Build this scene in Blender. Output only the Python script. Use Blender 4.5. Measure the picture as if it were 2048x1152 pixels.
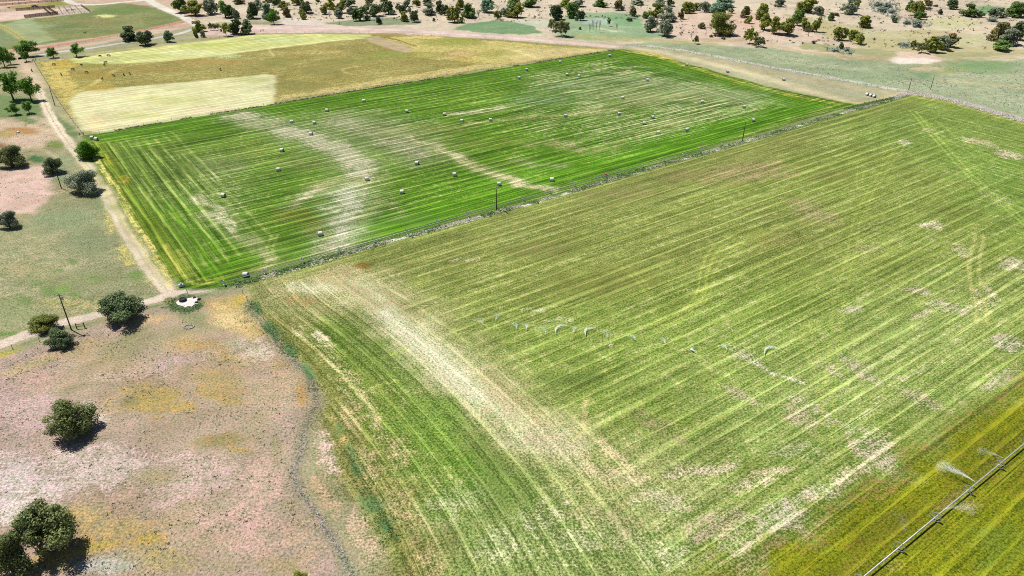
import bpy, math, random
import numpy as np
from mathutils import Vector, Matrix, noise as mnoise

# ------------------------------------------------------------------ clear
for o in list(bpy.data.objects):
    bpy.data.objects.remove(o, do_unlink=True)
scene = bpy.context.scene
COL = scene.collection
rnd = random.Random(11)
rng = np.random.default_rng(7)

# ------------------------------------------------------------------ camera
FPX = 1456.0                       # focal length in pixels of a 2048 wide frame
TH = math.radians(29.7)            # pitch below the horizon
CAMH = 106.0                       # drone height in metres
cam_d = bpy.data.cameras.new('camera')
cam = bpy.data.objects.new('camera', cam_d)
COL.objects.link(cam)
cam.location = (0, 0, CAMH)
cam.rotation_euler = (math.pi / 2 - TH, 0, 0)
cam_d.sensor_width = 36.0
cam_d.lens = FPX / 2048 * 36.0
cam_d.clip_start = 0.5
cam_d.clip_end = 20000
scene.camera = cam
scene.render.resolution_x = 1024
scene.render.resolution_y = 576
scene.render.engine = 'CYCLES'
scene.cycles.use_denoising = False
scene.cycles.pixel_filter_type = 'BLACKMAN_HARRIS'
scene.cycles.filter_width = 1.0
scene.cycles.max_bounces = 5
scene.cycles.diffuse_bounces = 2

# ------------------------------------------------------------------ world, sun, exposure
SUN_EL = math.radians(62)
SH = Vector((0.84, -0.54)).normalized()          # the way shadows fall on the ground
world = bpy.data.worlds.new('World')
scene.world = world
world.use_nodes = True
wn = world.node_tree
bg = wn.nodes['Background']
sky = wn.nodes.new('ShaderNodeTexSky')
sky.sky_type = 'NISHITA'
sky.sun_disc = False
sky.sun_elevation = SUN_EL
sky.sun_rotation = math.atan2(-SH.x, -SH.y)
sky.altitude = 1500
wn.links.new(sky.outputs[0], bg.inputs[0])
bg.inputs[1].default_value = 0.057
sun_d = bpy.data.lights.new('sun', 'SUN')
sun_d.energy = 4.9
sun_d.angle = math.radians(0.55)
sun_d.color = (1.0, 0.965, 0.91)
sun = bpy.data.objects.new('sun', sun_d)
COL.objects.link(sun)
sun.location = (-150, 100, 300)
ldir = Vector((SH.x * math.cos(SUN_EL), SH.y * math.cos(SUN_EL), -math.sin(SUN_EL)))
sun.rotation_euler = ldir.to_track_quat('-Z', 'Y').to_euler()
vs = scene.view_settings
vs.view_transform = 'Standard'
vs.look = 'None'
vs.exposure = 0.47
vs.gamma = 1.0
vs.use_curve_mapping = False
KEXP = 1.75        # what a white sheet on the ground reads under this light and exposure

# ------------------------------------------------------------------ small maths
def lin(c):
    c = np.asarray(c, float) / 255.0
    return np.where(c <= 0.04045, c / 12.92, ((c + 0.055) / 1.055) ** 2.4)

def C(r, g, b):
    """real base colour of a surface seen as (r,g,b) in full sun"""
    return np.clip(lin((r, g, b)) / KEXP, 0.002, 0.85)

def sstep(a, b, x):
    t = np.clip((x - a) / (b - a), 0, 1)
    return t * t * (3 - 2 * t)

def _hash(ix, iy, seed):
    h = (ix.astype(np.int64) * 374761393 + iy.astype(np.int64) * 668265263 + seed * 974711) & 0xFFFFFFFF
    h = ((h ^ (h >> 13)) * 1274126177) & 0xFFFFFFFF
    h = (h ^ (h >> 16)) & 0xFFFFFF
    return h / float(0xFFFFFF)

def vnoise(x, y, seed=0):
    ix = np.floor(x); iy = np.floor(y)
    fx = x - ix; fy = y - iy
    fx = fx * fx * (3 - 2 * fx); fy = fy * fy * (3 - 2 * fy)
    a = _hash(ix, iy, seed); b = _hash(ix + 1, iy, seed)
    c = _hash(ix, iy + 1, seed); d = _hash(ix + 1, iy + 1, seed)
    return (a * (1 - fx) + b * fx) * (1 - fy) + (c * (1 - fx) + d * fx) * fy

def fbm(x, y, seed=0, octv=3):
    s = 0; amp = 0.5; tot = 0
    for o in range(octv):
        s = s + amp * vnoise(x * 2 ** o + 13.7 * o, y * 2 ** o + 7.1 * o, seed + o * 17)
        tot += amp; amp *= 0.5
    return s / tot

def height(x, y):
    """the land: flat irrigated fields, low rolling range beyond them"""
    x = np.asarray(x, float); y = np.asarray(y, float)
    m = sstep(545, 640, y + 0.12 * x)
    h = m * (5.0 * (fbm(x / 95.0 + 3.3, y / 95.0, 5, 2) - 0.35))
    h = h + 3.2 * np.exp(-(((x - 172) / 40) ** 2 + ((y - 585) / 26) ** 2))
    h = h + sstep(900, 3500, y) * 90 * fbm(x / 900.0, y / 900.0, 9, 3)
    return h

def G(px, py):
    """ground point (x, y) that the photograph shows at pixel (px, py) of 2048 x 1152"""
    px = np.asarray(px, float); py = np.asarray(py, float)
    u = (px - 1024) / FPX; v = (py - 576) / FPX
    s, c = math.sin(TH), math.cos(TH)
    down = np.maximum(s + v * c, 0.05); fwd = c - v * s
    z = np.zeros_like(down)
    for _ in range(8):
        t = (CAMH - z) / down
        z = 0.5 * z + 0.5 * height(u * t, fwd * t)
    t = (CAMH - z) / down
    return np.stack([u * t, fwd * t], -1)

def GP(px, py):
    p = G(px, py)
    return Vector((float(p[0]), float(p[1]), float(height(p[0], p[1]))))

def depth_of(px, py):
    v = (py - 576) / FPX
    return CAMH / max(math.sin(TH) + v * math.cos(TH), 0.05)

ROWA = math.radians(35.4)
E1 = np.array([math.cos(ROWA), math.sin(ROWA)])      # along the crop rows
E2 = np.array([-math.sin(ROWA), math.cos(ROWA)])     # across them

def poly_sd(P, W, closed=True):
    """distance to a polyline, and inside flag for a polygon"""
    n = len(W)
    d2 = np.full(len(P), 1e18)
    inside = np.zeros(len(P), bool)
    for i in range(n if closed else n - 1):
        a = W[i]; b = W[(i + 1) % n]
        e = b - a
        w = P - a
        t = np.clip((w @ e) / max(e @ e, 1e-9), 0, 1)
        q = w - t[:, None] * e
        d2 = np.minimum(d2, (q * q).sum(1))
        if closed:
            c1 = (a[1] <= P[:, 1]) != (b[1] <= P[:, 1])
            if abs(e[1]) > 1e-9:
                xx = a[0] + (P[:, 1] - a[1]) * e[0] / e[1]
                inside ^= c1 & (P[:, 0] < xx)
    d = np.sqrt(d2)
    if closed:
        return np.where(inside, d, -d)
    return d

def smooth_path(pts, n=4):
    """Catmull-Rom through pixel points"""
    pts = [np.array(p, float) for p in pts]
    if len(pts) < 3:
        return np.array(pts)
    P = [2 * pts[0] - pts[1]] + pts + [2 * pts[-1] - pts[-2]]
    out = []
    for i in range(1, len(P) - 2):
        for k in range(n):
            t = k / n
            out.append(0.5 * ((2 * P[i]) + (-P[i - 1] + P[i + 1]) * t + (2 * P[i - 1] - 5 * P[i] + 4 * P[i + 1] - P[i + 2]) * t * t
                              + (-P[i - 1] + 3 * P[i] - 3 * P[i + 1] + P[i + 2]) * t ** 3))
    out.append(P[-2])
    return np.array(out)

# ------------------------------------------------------------------ object helpers
def tag(o, label=None, cat=None, group=None, kind=None):
    if label: o['label'] = label
    if cat: o['category'] = cat
    if group: o['group'] = group
    if kind: o['kind'] = kind
    return o

def empty(name, loc, rz=0.0, scale=(1, 1, 1)):
    o = bpy.data.objects.new(name, None)
    o.empty_display_size = 0.5
    COL.objects.link(o)
    o.location = loc
    o.rotation_euler = (0, 0, rz)
    o.scale = scale
    return o

def mobj(name, me, parent=None, loc=None, rot=None, scale=None, mat=None):
    o = bpy.data.objects.new(name, me)
    COL.objects.link(o)
    if parent is not None: o.parent = parent
    if loc is not None: o.location = loc
    if rot is not None: o.rotation_euler = rot
    if scale is not None: o.scale = scale
    if mat is not None:
        if len(me.materials) == 0: me.materials.append(mat)
        o.material_slots[0].link = 'OBJECT'
        o.material_slots[0].material = mat
    return o

def mesh_np(name, verts, faces, mat=None, smooth=False, cols=None):
    """faces: (n,3) or (n,4) int array"""
    me = bpy.data.meshes.new(name)
    verts = np.asarray(verts, np.float32); faces = np.asarray(faces, np.int32)
    k = faces.shape[1]
    me.vertices.add(len(verts)); me.vertices.foreach_set('co', verts.ravel())
    me.loops.add(faces.size); me.loops.foreach_set('vertex_index', faces.ravel())
    me.polygons.add(len(faces))
    me.polygons.foreach_set('loop_start', np.arange(0, faces.size, k, dtype=np.int32))
    me.polygons.foreach_set('loop_total', np.full(len(faces), k, np.int32))
    if smooth:
        me.polygons.foreach_set('use_smooth', np.ones(len(faces), bool))
    me.update(calc_edges=True)
    if cols is not None:
        a = me.attributes.new('tint', 'FLOAT', 'POINT')
        a.data.foreach_set('value', np.asarray(cols, np.float32))
    if mat: me.materials.append(mat)
    return me

class MB:
    """collects boxes, tubes and lathes into one mesh"""
    def __init__(s): s.v = []; s.f = []
    def add(s, v, f):
        b = len(s.v); s.v += [tuple(p) for p in v]; s.f += [tuple(i + b for i in q) for q in f]
    def box(s, c, d, m=None):
        v = [Vector((sx * d[0] / 2, sy * d[1] / 2, sz * d[2] / 2)) for sx in (-1, 1) for sy in (-1, 1) for sz in (-1, 1)]
        v = [(m @ p if m else p) + Vector(c) for p in v]
        s.add(v, [(0, 1, 3, 2), (4, 6, 7, 5), (0, 4, 5, 1), (2, 3, 7, 6), (0, 2, 6, 4), (1, 5, 7, 3)])
        return s
    def tube(s, pts, r, n=6, cap=True):
        pts = [Vector(p) for p in pts]
        if not hasattr(r, '__len__'): r = [r] * len(pts)
        rings = []
        up = Vector((0, 0, 1))
        for i, p in enumerate(pts):
            t = (pts[min(i + 1, len(pts) - 1)] - pts[max(i - 1, 0)]).normalized()
            a = t.cross(up)
            if a.length < 1e-3: a = t.cross(Vector((1, 0, 0)))
            a.normalize(); b = t.cross(a)
            rings.append([p + (a * math.cos(2 * math.pi * k / n) + b * math.sin(2 * math.pi * k / n)) * r[i] for k in range(n)])
        v = [q for R in rings for q in R]; f = []
        for i in range(len(pts) - 1):
            for k in range(n):
                f.append((i * n + k, i * n + (k + 1) % n, (i + 1) * n + (k + 1) % n, (i + 1) * n + k))
        if cap:
            f.append(tuple(range(n - 1, -1, -1))); f.append(tuple(range((len(pts) - 1) * n, len(pts) * n)))
        s.add(v, f); return s
    def mesh(s, name, mat=None, smooth=False):
        me = bpy.data.meshes.new(name); me.from_pydata(s.v, [], s.f)
        if smooth:
            for p in me.polygons: p.use_smooth = True
        me.update()
        if mat: me.materials.append(mat)
        return me

# ------------------------------------------------------------------ materials
def new_mat(name):
    m = bpy.data.materials.new(name); m.use_nodes = True
    nt = m.node_tree; b = nt.nodes['Principled BSDF']
    return m, nt, b

def N(nt, t, **kw):
    n = nt.nodes.new(t)
    for k, v in kw.items(): setattr(n, k, v)
    return n

def math_n(nt, op, a, b=None, c=None, clamp=False):
    n = nt.nodes.new('ShaderNodeMath'); n.operation = op; n.use_clamp = clamp
    for i, x in enumerate((a, b, c)):
        if x is None: continue
        if isinstance(x, (int, float)): n.inputs[i].default_value = x
        else: nt.links.new(x, n.inputs[i])
    return n.outputs[0]

def vec_scale(nt, v, s):
    n = nt.nodes.new('ShaderNodeVectorMath'); n.operation = 'MULTIPLY'
    nt.links.new(v, n.inputs[0]); n.inputs[1].default_value = s
    return n.outputs[0]

def noise_n(nt, vec, scale, detail=2.0, rough=0.55):
    n = nt.nodes.new('ShaderNodeTexNoise')
    n.inputs['Scale'].default_value = scale; n.inputs['Detail'].default_value = detail
    n.inputs['Roughness'].default_value = rough
    nt.links.new(vec, n.inputs['Vector'])
    return n.outputs['Fac']

def contrast(nt, f, k, clamp=True):
    """(f-.5)*k"""
    return math_n(nt, 'MULTIPLY', math_n(nt, 'SUBTRACT', f, 0.5), k)

def mix_col(nt, f, a, b, mode='MIX'):
    n = nt.nodes.new('ShaderNodeMix'); n.data_type = 'RGBA'; n.blend_type = mode
    for s, x in ((n.inputs[0], f), (n.inputs[6], a), (n.inputs[7], b)):
        if isinstance(x, (int, float)): s.default_value = x
        elif isinstance(x, (tuple, list, np.ndarray)): s.default_value = (float(x[0]), float(x[1]), float(x[2]), 1)
        else: nt.links.new(x, s)
    return n.outputs[2]

def land_material():
    m, nt, b = new_mat('land')
    col = N(nt, 'ShaderNodeAttribute', attribute_name='Col').outputs['Color']
    over = N(nt, 'ShaderNodeAttribute', attribute_name='Col2')
    amt = N(nt, 'ShaderNodeAttribute', attribute_name='amt')
    sp = nt.nodes.new('ShaderNodeSeparateColor'); nt.links.new(amt.outputs['Color'], sp.inputs[0])
    A_st, A_sp, A_hl = sp.outputs
    r1 = N(nt, 'ShaderNodeAttribute', attribute_name='rows').outputs['Vector']
    r2 = N(nt, 'ShaderNodeAttribute', attribute_name='rows2').outputs['Vector']
    pos = N(nt, 'ShaderNodeNewGeometry').outputs['Position']
    def fmix(f, a, c):
        mx = nt.nodes.new('ShaderNodeMix'); mx.data_type = 'FLOAT'
        nt.links.new(f, mx.inputs[0]); nt.links.new(a, mx.inputs[2]); nt.links.new(c, mx.inputs[3])
        return mx.outputs[0]
    def smooth(v, lo, hi):
        n = nt.nodes.new('ShaderNodeMapRange'); n.interpolation_type = 'SMOOTHSTEP'
        for i, x in ((0, v), (1, lo), (2, hi)):
            if isinstance(x, (int, float)): n.inputs[i].default_value = x
            else: nt.links.new(x, n.inputs[i])
        return n.outputs[0]
    def stripes(r):
        c = noise_n(nt, vec_scale(nt, r, (0.62, 0.008, 0)), 1.0, 3.0, 0.9)     # bands and single rows
        d = noise_n(nt, vec_scale(nt, r, (0.85, 0.04, 3)), 1.0, 2.0, 0.7)        # short streaks
        # windrow lines left by the mower
        sx = nt.nodes.new('ShaderNodeSeparateXYZ'); nt.links.new(r, sx.inputs[0])
        ph = math_n(nt, 'ADD', math_n(nt, 'MULTIPLY', sx.outputs[0], 2 * math.pi / 4.6), math_n(nt, 'MULTIPLY', c, 6.0))
        w = smooth(math_n(nt, 'SINE', ph), 0.62, 1.0)
        w = math_n(nt, 'MULTIPLY', w, smooth(d, 0.34, 0.56))
        return c, d, w
    c1, d1, w1 = stripes(r1); c2, d2, w2 = stripes(r2)
    cc = fmix(A_hl, c1, c2); ds = fmix(A_hl, d1, d2); ww = fmix(A_hl, w1, w2)
    st = math_n(nt, 'ADD', math_n(nt, 'ADD', contrast(nt, cc, 4.4), contrast(nt, ds, 0.9)), math_n(nt, 'MULTIPLY', ww, 1.15))
    st = math_n(nt, 'MULTIPLY', math_n(nt, 'SUBTRACT', st, 0.12), A_st)
    sa = noise_n(nt, pos, 2.0, 2.0, 0.75)
    sb = noise_n(nt, pos, 0.42, 3.0, 0.65)
    s = math_n(nt, 'ADD', contrast(nt, sa, 5.6), contrast(nt, sb, 1.5))
    s = math_n(nt, 'MULTIPLY', s, A_sp)
    # second cover (straw, bare soil, weeds) breaking up along the rows and in clumps
    br = math_n(nt, 'ADD', math_n(nt, 'ADD', contrast(nt, ds, 1.3), contrast(nt, sa, 1.1)), math_n(nt, 'ADD', contrast(nt, sb, 1.5), 0.5))
    inv = math_n(nt, 'SUBTRACT', 1.0, over.outputs['Alpha'])
    cov = smooth(br, math_n(nt, 'SUBTRACT', math_n(nt, 'MULTIPLY', inv, 1.3), 0.52), math_n(nt, 'ADD', math_n(nt, 'MULTIPLY', inv, 1.3), 0.20))
    col = mix_col(nt, cov, col, over.outputs['Color'])
    val = math_n(nt, 'ADD', math_n(nt, 'ADD', st, s), 0.47)
    val = math_n(nt, 'MINIMUM', math_n(nt, 'MAXIMUM', val, 0.0), 1.05)
    dark = mix_col(nt, 1.0, col, (0.29, 0.36, 0.20), 'MULTIPLY')
    light = mix_col(nt, 1.0, col, (1.68, 1.62, 1.66), 'MULTIPLY')
    c = mix_col(nt, val, dark, light)
    hue = mix_col(nt, math_n(nt, 'MULTIPLY_ADD', contrast(nt, sb, 2.2), 1.0, 0.5, True), (0.90, 1.05, 0.92), (1.10, 0.96, 1.06))
    c = mix_col(nt, 1.0, c, hue, 'MULTIPLY')
    nt.links.new(c, b.inputs['Base Color'])
    b.inputs['Roughness'].default_value = 0.95
    b.inputs['Specular IOR Level'].default_value = 0.1
    bp = nt.nodes.new('ShaderNodeBump'); bp.inputs['Strength'].default_value = 0.6
    bp.inputs['Distance'].default_value = 0.3
    nt.links.new(val, bp.inputs['Height']); nt.links.new(bp.outputs[0], b.inputs['Normal'])
    return m

def flat_mat(name, rgb, rough=0.8, var=0.25, scale=6.0, metal=0.0, spec=0.3):
    m, nt, b = new_mat(name)
    tc = N(nt, 'ShaderNodeTexCoord').outputs['Object']
    f = noise_n(nt, tc, scale, 4.0, 0.6)
    rgb = np.asarray(rgb, float)
    c = mix_col(nt, math_n(nt, 'MULTIPLY_ADD', contrast(nt, f, 2.0), 1.0, 0.5, True), rgb * (1 - var), np.minimum(rgb * (1 + var), 0.9))
    nt.links.new(c, b.inputs['Base Color'])
    b.inputs['Roughness'].default_value = rough; b.inputs['Metallic'].default_value = metal
    b.inputs['Specular IOR Level'].default_value = spec
    return m

def leaf_mat(name, a, bcol, rnd_amt=0.25, trans=0.25):
    """foliage: clump to clump and tree to tree variation between two leaf colours"""
    m, nt, b = new_mat(name)
    t = N(nt, 'ShaderNodeAttribute', attribute_name='tint').outputs['Fac']
    oi = N(nt, 'ShaderNodeObjectInfo').outputs['Random']
    c = mix_col(nt, t, a, bcol)
    val = math_n(nt, 'MULTIPLY_ADD', oi, 2 * rnd_amt, 1 - rnd_amt)
    hsv = nt.nodes.new('ShaderNodeHueSaturation')
    nt.links.new(c, hsv.inputs['Color']); nt.links.new(val, hsv.inputs['Value'])
    hsv.inputs['Hue'].default_value = 0.5
    nt.links.new(hsv.outputs[0], b.inputs['Base Color'])
    b.inputs['Roughness'].default_value = 0.75; b.inputs['Specular IOR Level'].default_value = 0.2
    tr = nt.nodes.new('ShaderNodeBsdfTranslucent'); nt.links.new(hsv.outputs[0], tr.inputs[0])
    ms = nt.nodes.new('ShaderNodeMixShader'); ms.inputs[0].default_value = trans
    nt.links.new(b.outputs[0], ms.inputs[1]); nt.links.new(tr.outputs[0], ms.inputs[2])
    nt.links.new(ms.outputs[0], nt.nodes['Material Output'].inputs['Surface'])
    return m

LAND = land_material()
M_bark = flat_mat('bark', (0.13, 0.10, 0.08), 0.95, 0.35, 5)
M_greywood = flat_mat('weathered_wood', (0.26, 0.23, 0.20), 0.9, 0.3, 4)
M_pole = flat_mat('creosote_pole', (0.055, 0.042, 0.035), 0.85, 0.35, 3)
M_steel = flat_mat('galvanised_steel', (0.55, 0.57, 0.58), 0.35, 0.12, 3, 0.8, 0.5)
M_wire = flat_mat('fence_wire', (0.30, 0.29, 0.28), 0.5, 0.2, 3, 0.6)
M_net = flat_mat('net_wrap', (0.54, 0.55, 0.53), 0.6, 0.14, 9)
M_hay = flat_mat('hay_end', (0.20, 0.20, 0.11), 0.95, 0.35, 14)
M_cow = flat_mat('black_hide', (0.012, 0.010, 0.009), 0.55, 0.4, 4)
M_rock = flat_mat('pale_rock', (0.36, 0.33, 0.31), 0.9, 0.3, 3)
M_conc = flat_mat('concrete', (0.50, 0.46, 0.43), 0.9, 0.12, 1.5)
M_rubber = flat_mat('black_rubber', (0.02, 0.02, 0.022), 0.7, 0.3, 4)
M_red = flat_mat('red_paint', (0.55, 0.10, 0.06), 0.45, 0.15, 3)
M_white = flat_mat('white_paint', (0.72, 0.72, 0.71), 0.5, 0.08, 3)
M_blue = flat_mat('blue_paint', (0.03, 0.10, 0.35), 0.35, 0.1, 3)
M_glass = flat_mat('dark_glass', (0.015, 0.02, 0.025), 0.1, 0.1, 3, 0, 0.6)
M_rail = flat_mat('corral_boards', (0.10, 0.065, 0.045), 0.9, 0.35, 2)
M_cyl = flat_mat('grey_transformer', (0.42, 0.45, 0.47), 0.45, 0.1, 4, 0.2)
M_pipe = flat_mat('irrigation_pipe', (0.34, 0.36, 0.37), 0.5, 0.15, 0.5, 0.3)
L_olive = leaf_mat('juniper_olive', (0.108, 0.146, 0.030), (0.358, 0.383, 0.071))
L_near = leaf_mat('juniper_near', (0.065, 0.101, 0.034), (0.275, 0.312, 0.109), 0.1)
L_green = leaf_mat('juniper_green', (0.069, 0.129, 0.034), (0.215, 0.335, 0.077))
L_dark = leaf_mat('juniper_dark', (0.056, 0.090, 0.043), (0.168, 0.228, 0.091))
L_grey = leaf_mat('juniper_grey', (0.129, 0.161, 0.108), (0.371, 0.419, 0.275))
L_blue = leaf_mat('juniper_blue', (0.096, 0.172, 0.108), (0.287, 0.455, 0.275))
L_rust = leaf_mat('juniper_rust', (0.120, 0.112, 0.042), (0.255, 0.225, 0.090))
L_bright = leaf_mat('cottonwood_green', (0.075, 0.170, 0.026), (0.200, 0.370, 0.060), 0.15, 0.45)
L_lime = leaf_mat('shrub_lime', (0.060, 0.160, 0.010), (0.150, 0.330, 0.020), 0.15, 0.4)
L_pale = leaf_mat('pale_foliage', (0.130, 0.150, 0.050), (0.280, 0.290, 0.120), 0.2, 0.35)
L_twig = leaf_mat('bare_twigs', (0.120, 0.105, 0.105), (0.280, 0.250, 0.250), 0.2, 0.1)
L_sage = leaf_mat('sagebrush', (0.20, 0.25, 0.20), (0.42, 0.48, 0.40), 0.15, 0.35)
L_tumble = leaf_mat('dry_tumbleweed', (0.52, 0.47, 0.43), (0.80, 0.75, 0.70), 0.1, 0.45)
L_weed = leaf_mat('ditch_weeds', (0.07, 0.15, 0.04), (0.26, 0.36, 0.15), 0.1, 0.45)
L_straw = leaf_mat('dry_weeds', (0.45, 0.43, 0.32), (0.78, 0.75, 0.62), 0.1, 0.45)
L_dot = leaf_mat('low_scrub', (0.083, 0.083, 0.053), (0.214, 0.206, 0.124), 0.2, 0.2)

# ------------------------------------------------------------------ the land: sheets
GREEN_PX = [(166, 272), (200, 267), (350, 241), (545, 209), (760, 174), (1000, 137), (1130, 117), (1245, 98), (1300, 107), (1400, 134), (1530, 172),
            (1690, 206), (1715, 209), (1600, 243), (1450, 288), (1290, 335), (1120, 386), (990, 421), (760, 482), (640, 517), (500, 556), (420, 580),
            (362, 580), (335, 545), (290, 480), (245, 410), (205, 345), (172, 298)]
NEAR_PX = [(492, 566), (640, 524), (760, 489), (990, 428), (1120, 392), (1290, 342), (1480, 288), (1640, 240), (1810, 193), (1845, 190), (1900, 200), (1960, 217),
           (2048, 243), (2180, 285), (2420, 370), (2420, 1250), (860, 1260), (800, 1165), (745, 1060), (700, 985), (668, 910), (645, 850),
           (650, 800), (632, 765), (590, 712), (545, 660), (512, 610)]
DRY_PX = [(72, 124), (140, 117), (240, 103), (330, 92), (430, 79), (510, 69), (640, 68), (760, 69), (880, 73), (1000, 80), (1130, 91), (1225, 98),
          (1120, 116), (1000, 134), (760, 171), (545, 206), (350, 238), (200, 264), (168, 268), (150, 245), (120, 205), (95, 165)]
SHEETS = []     # (name, verts xy, quads, lift)

def grid_sheet(name, W, da, dl, lift, rot):
    """cells of a row-aligned grid whose middle lies inside the outline W"""
    c, s = math.cos(rot), math.sin(rot)
    R = np.array([[c, s], [-s, c]])
    L = W @ R.T
    lo = L.min(0) - 1; hi = L.max(0) + 1
    xs = np.arange(lo[0], hi[0], dl); ys = np.arange(lo[1], hi[1], da)
    X, Y = np.meshgrid(xs, ys, indexing='ij')
    Pw = np.stack([X.ravel(), Y.ravel()], 1) @ R
    nx, ny = len(xs), len(ys)
    i, j = np.meshgrid(np.arange(nx - 1), np.arange(ny - 1), indexing='ij')
    q = np.stack([i * ny + j, (i + 1) * ny + j, (i + 1) * ny + j + 1, i * ny + j + 1], -1).reshape(-1, 4)
    mid = Pw[q].mean(1)
    keep = poly_sd(mid, W) > 0
    q = q[keep]
    used, inv = np.unique(q, return_inverse=True)
    SHEETS.append((name, Pw[used], inv.reshape(-1, 4), lift))

WG = G(*np.array(GREEN_PX).T); WN = G(*np.array(NEAR_PX).T); WD = G(*np.array(DRY_PX).T)
grid_sheet('stubble_field', WN, 0.45, 0.9, 0.05, ROWA)
grid_sheet('green_hayfield', WG, 0.5, 1.0, 0.05, ROWA)
grid_sheet('dry_pasture', WD, 0.9, 1.2, 0.05, ROWA)

def strip_sheet(name, px, width, lift, na=6, step=0.8, widths=None):
    W = G(*smooth_path(px, 6).T)
    seg = np.linalg.norm(np.diff(W, axis=0), axis=1); s = np.concatenate([[0], np.cumsum(seg)])
    t = np.arange(0, s[-1], step)
    P = np.stack([np.interp(t, s, W[:, 0]), np.interp(t, s, W[:, 1])], 1)
    T = np.gradient(P, axis=0); T /= np.linalg.norm(T, axis=1)[:, None]
    Nn = np.stack([-T[:, 1], T[:, 0]], 1)
    ww = np.full(len(t), width) if widths is None else np.interp(t / s[-1], np.linspace(0, 1, len(widths)), widths)
    o = np.linspace(-0.5, 0.5, na)
    V = (P[:, None, :] + Nn[:, None, :] * (ww[:, None] * o[None, :])[..., None]).reshape(-1, 2)
    i, j = np.meshgrid(np.arange(len(t) - 1), np.arange(na - 1), indexing='ij')
    q = np.stack([i * na + j, (i + 1) * na + j, (i + 1) * na + j + 1, i * na + j + 1], -1).reshape(-1, 4)[:, ::-1]
    SHEETS.append((name, V, q, lift))

TRACK_A = [(42, 112), (52, 132), (75, 175), (98, 225), (120, 262), (150, 303), (190, 352), (228, 418), (268, 490), (305, 545), (335, 583)]
TRACK_B = [(-90, 725), (0, 691), (60, 667), (120, 647), (200, 629), (290, 605), (355, 587), (420, 575)]
GRAVEL = [(-80, 134), (0, 123), (60, 114), (110, 105), (170, 98), (260, 84), (330, 73), (370, 64), (398, 53)]
PINKROAD = [(398, 58), (450, 60), (520, 59), (640, 59), (760, 61), (880, 66), (1000, 74), (1100, 82), (1180, 88), (1245, 94)]
WHITEROAD = [(398, 53), (385, 44), (360, 31), (330, 18), (310, 8), (290, -4), (250, -30)]
FARROAD = [(120, -6), (140, 4), (160, 9), (200, 9), (250, 4), (310, -1), (360, -6)]
SIDEROAD = [(415, 48), (440, 40), (465, 31), (490, 22), (520, 10)]
strip_sheet('dirt_track', TRACK_A, 4.6, 0.03, 12, 0.7)
strip_sheet('dirt_track', TRACK_B, 4.4, 0.03, 12, 0.7)
strip_sheet('gravel_road', GRAVEL, 6.5, 0.03, 8, 1.0)
strip_sheet('dirt_road', PINKROAD, 12, 0.03, 12, 1.2, [9, 14, 17, 14, 10, 8, 7, 7, 6])
strip_sheet('ranch_road', WHITEROAD, 9, 0.05, 8, 1.4)
strip_sheet('ranch_road', FARROAD, 9, 0.03, 8, 1.6)
strip_sheet('side_track', SIDEROAD, 6, 0.03, 6, 1.6)
DITCH = [(498, 612), (520, 645), (556, 688), (600, 735), (622, 775), (630, 812), (612, 860), (597, 905), (589, 950), (597, 982), (625, 1020),
         (650, 1062), (678, 1100), (700, 1140), (720, 1190)]
strip_sheet('stony_ditch', DITCH, 2.6, 0.03, 8, 0.6)

# the ground sheet, fine where the picture looks, coarse to the horizon
def axis(parts):
    out = []
    for a, b, d0, d1 in parts:
        x = a
        while x < b - 1e-6:
            out.append(x); f = (x - a) / (b - a); x += d0 + (d1 - d0) * f
    return np.array(out)
gx = np.concatenate([-np.geomspace(9000, 580, 12), axis([(-560, -230, 2.2, 1.3), (-230, 40, 0.85, 0.85), (40, 560, 1.3, 2.0)]), np.geomspace(570, 9000, 12)])
gy = np.concatenate([-np.geomspace(3000, 40, 8), axis([(0, 70, 10, 3), (70, 330, 0.75, 0.9), (330, 900, 0.9, 2.6)]), np.geomspace(910, 14000, 22)])
X, Y = np.meshgrid(gx, gy, indexing='ij')
Pg = np.stack([X.ravel(), Y.ravel()], 1)
ny = len(gy)
i, j = np.meshgrid(np.arange(len(gx) - 1), np.arange(ny - 1), indexing='ij')
q = np.stack([i * ny + j, (i + 1) * ny + j, (i + 1) * ny + j + 1, i * ny + j + 1], -1).reshape(-1, 4)
mid = Pg[q].mean(1)
cov = np.zeros(len(mid), bool)
for W in (WN, WG, WD):
    lo = W.min(0); hi = W.max(0)
    k = np.nonzero(((mid > lo) & (mid < hi)).all(1))[0]
    cov[k] |= poly_sd(mid[k], W) > 3.5
q = q[~cov]
used, inv = np.unique(q, return_inverse=True)
SHEETS.append(('ground', Pg[used], inv.reshape(-1, 4), 0.0))

offs = np.cumsum([0] + [len(s[1]) for s in SHEETS])
P = np.concatenate([s[1] for s in SHEETS])
NP_ = len(P)
COLR = np.zeros((NP_, 3)); COLR[:] = C(176, 172, 138)
AMT = np.zeros((NP_, 3)); AMT[:, 1] = 0.28
WARPX = fbm(P[:, 0] / 7.0, P[:, 1] / 7.0, 31, 3) - 0.5
WARPY = fbm(P[:, 0] / 7.0, P[:, 1] / 7.0, 57, 3) - 0.5
N20 = fbm(P[:, 0] / 20.0, P[:, 1] / 20.0, 77, 4)
N5 = fbm(P[:, 0] / 4.0, P[:, 1] / 4.0, 97, 3)
S1 = P @ E1; S2 = P @ E2
NROW = fbm(S1 / 26.0, S2 / 1.7, 41, 3)           # patches drawn out along the rows
WET = sstep(-4, 4, poly_sd(P, G(*np.array([(1395, 1180), (1560, 1085), (1660, 1020), (1790, 945), (1900, 865), (2048, 765), (2420, 540), (2420, 1300), (1300, 1300)], float).T)))
N2 = fbm(P[:, 0] / 1.3, P[:, 1] / 1.3, 123, 2)

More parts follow.
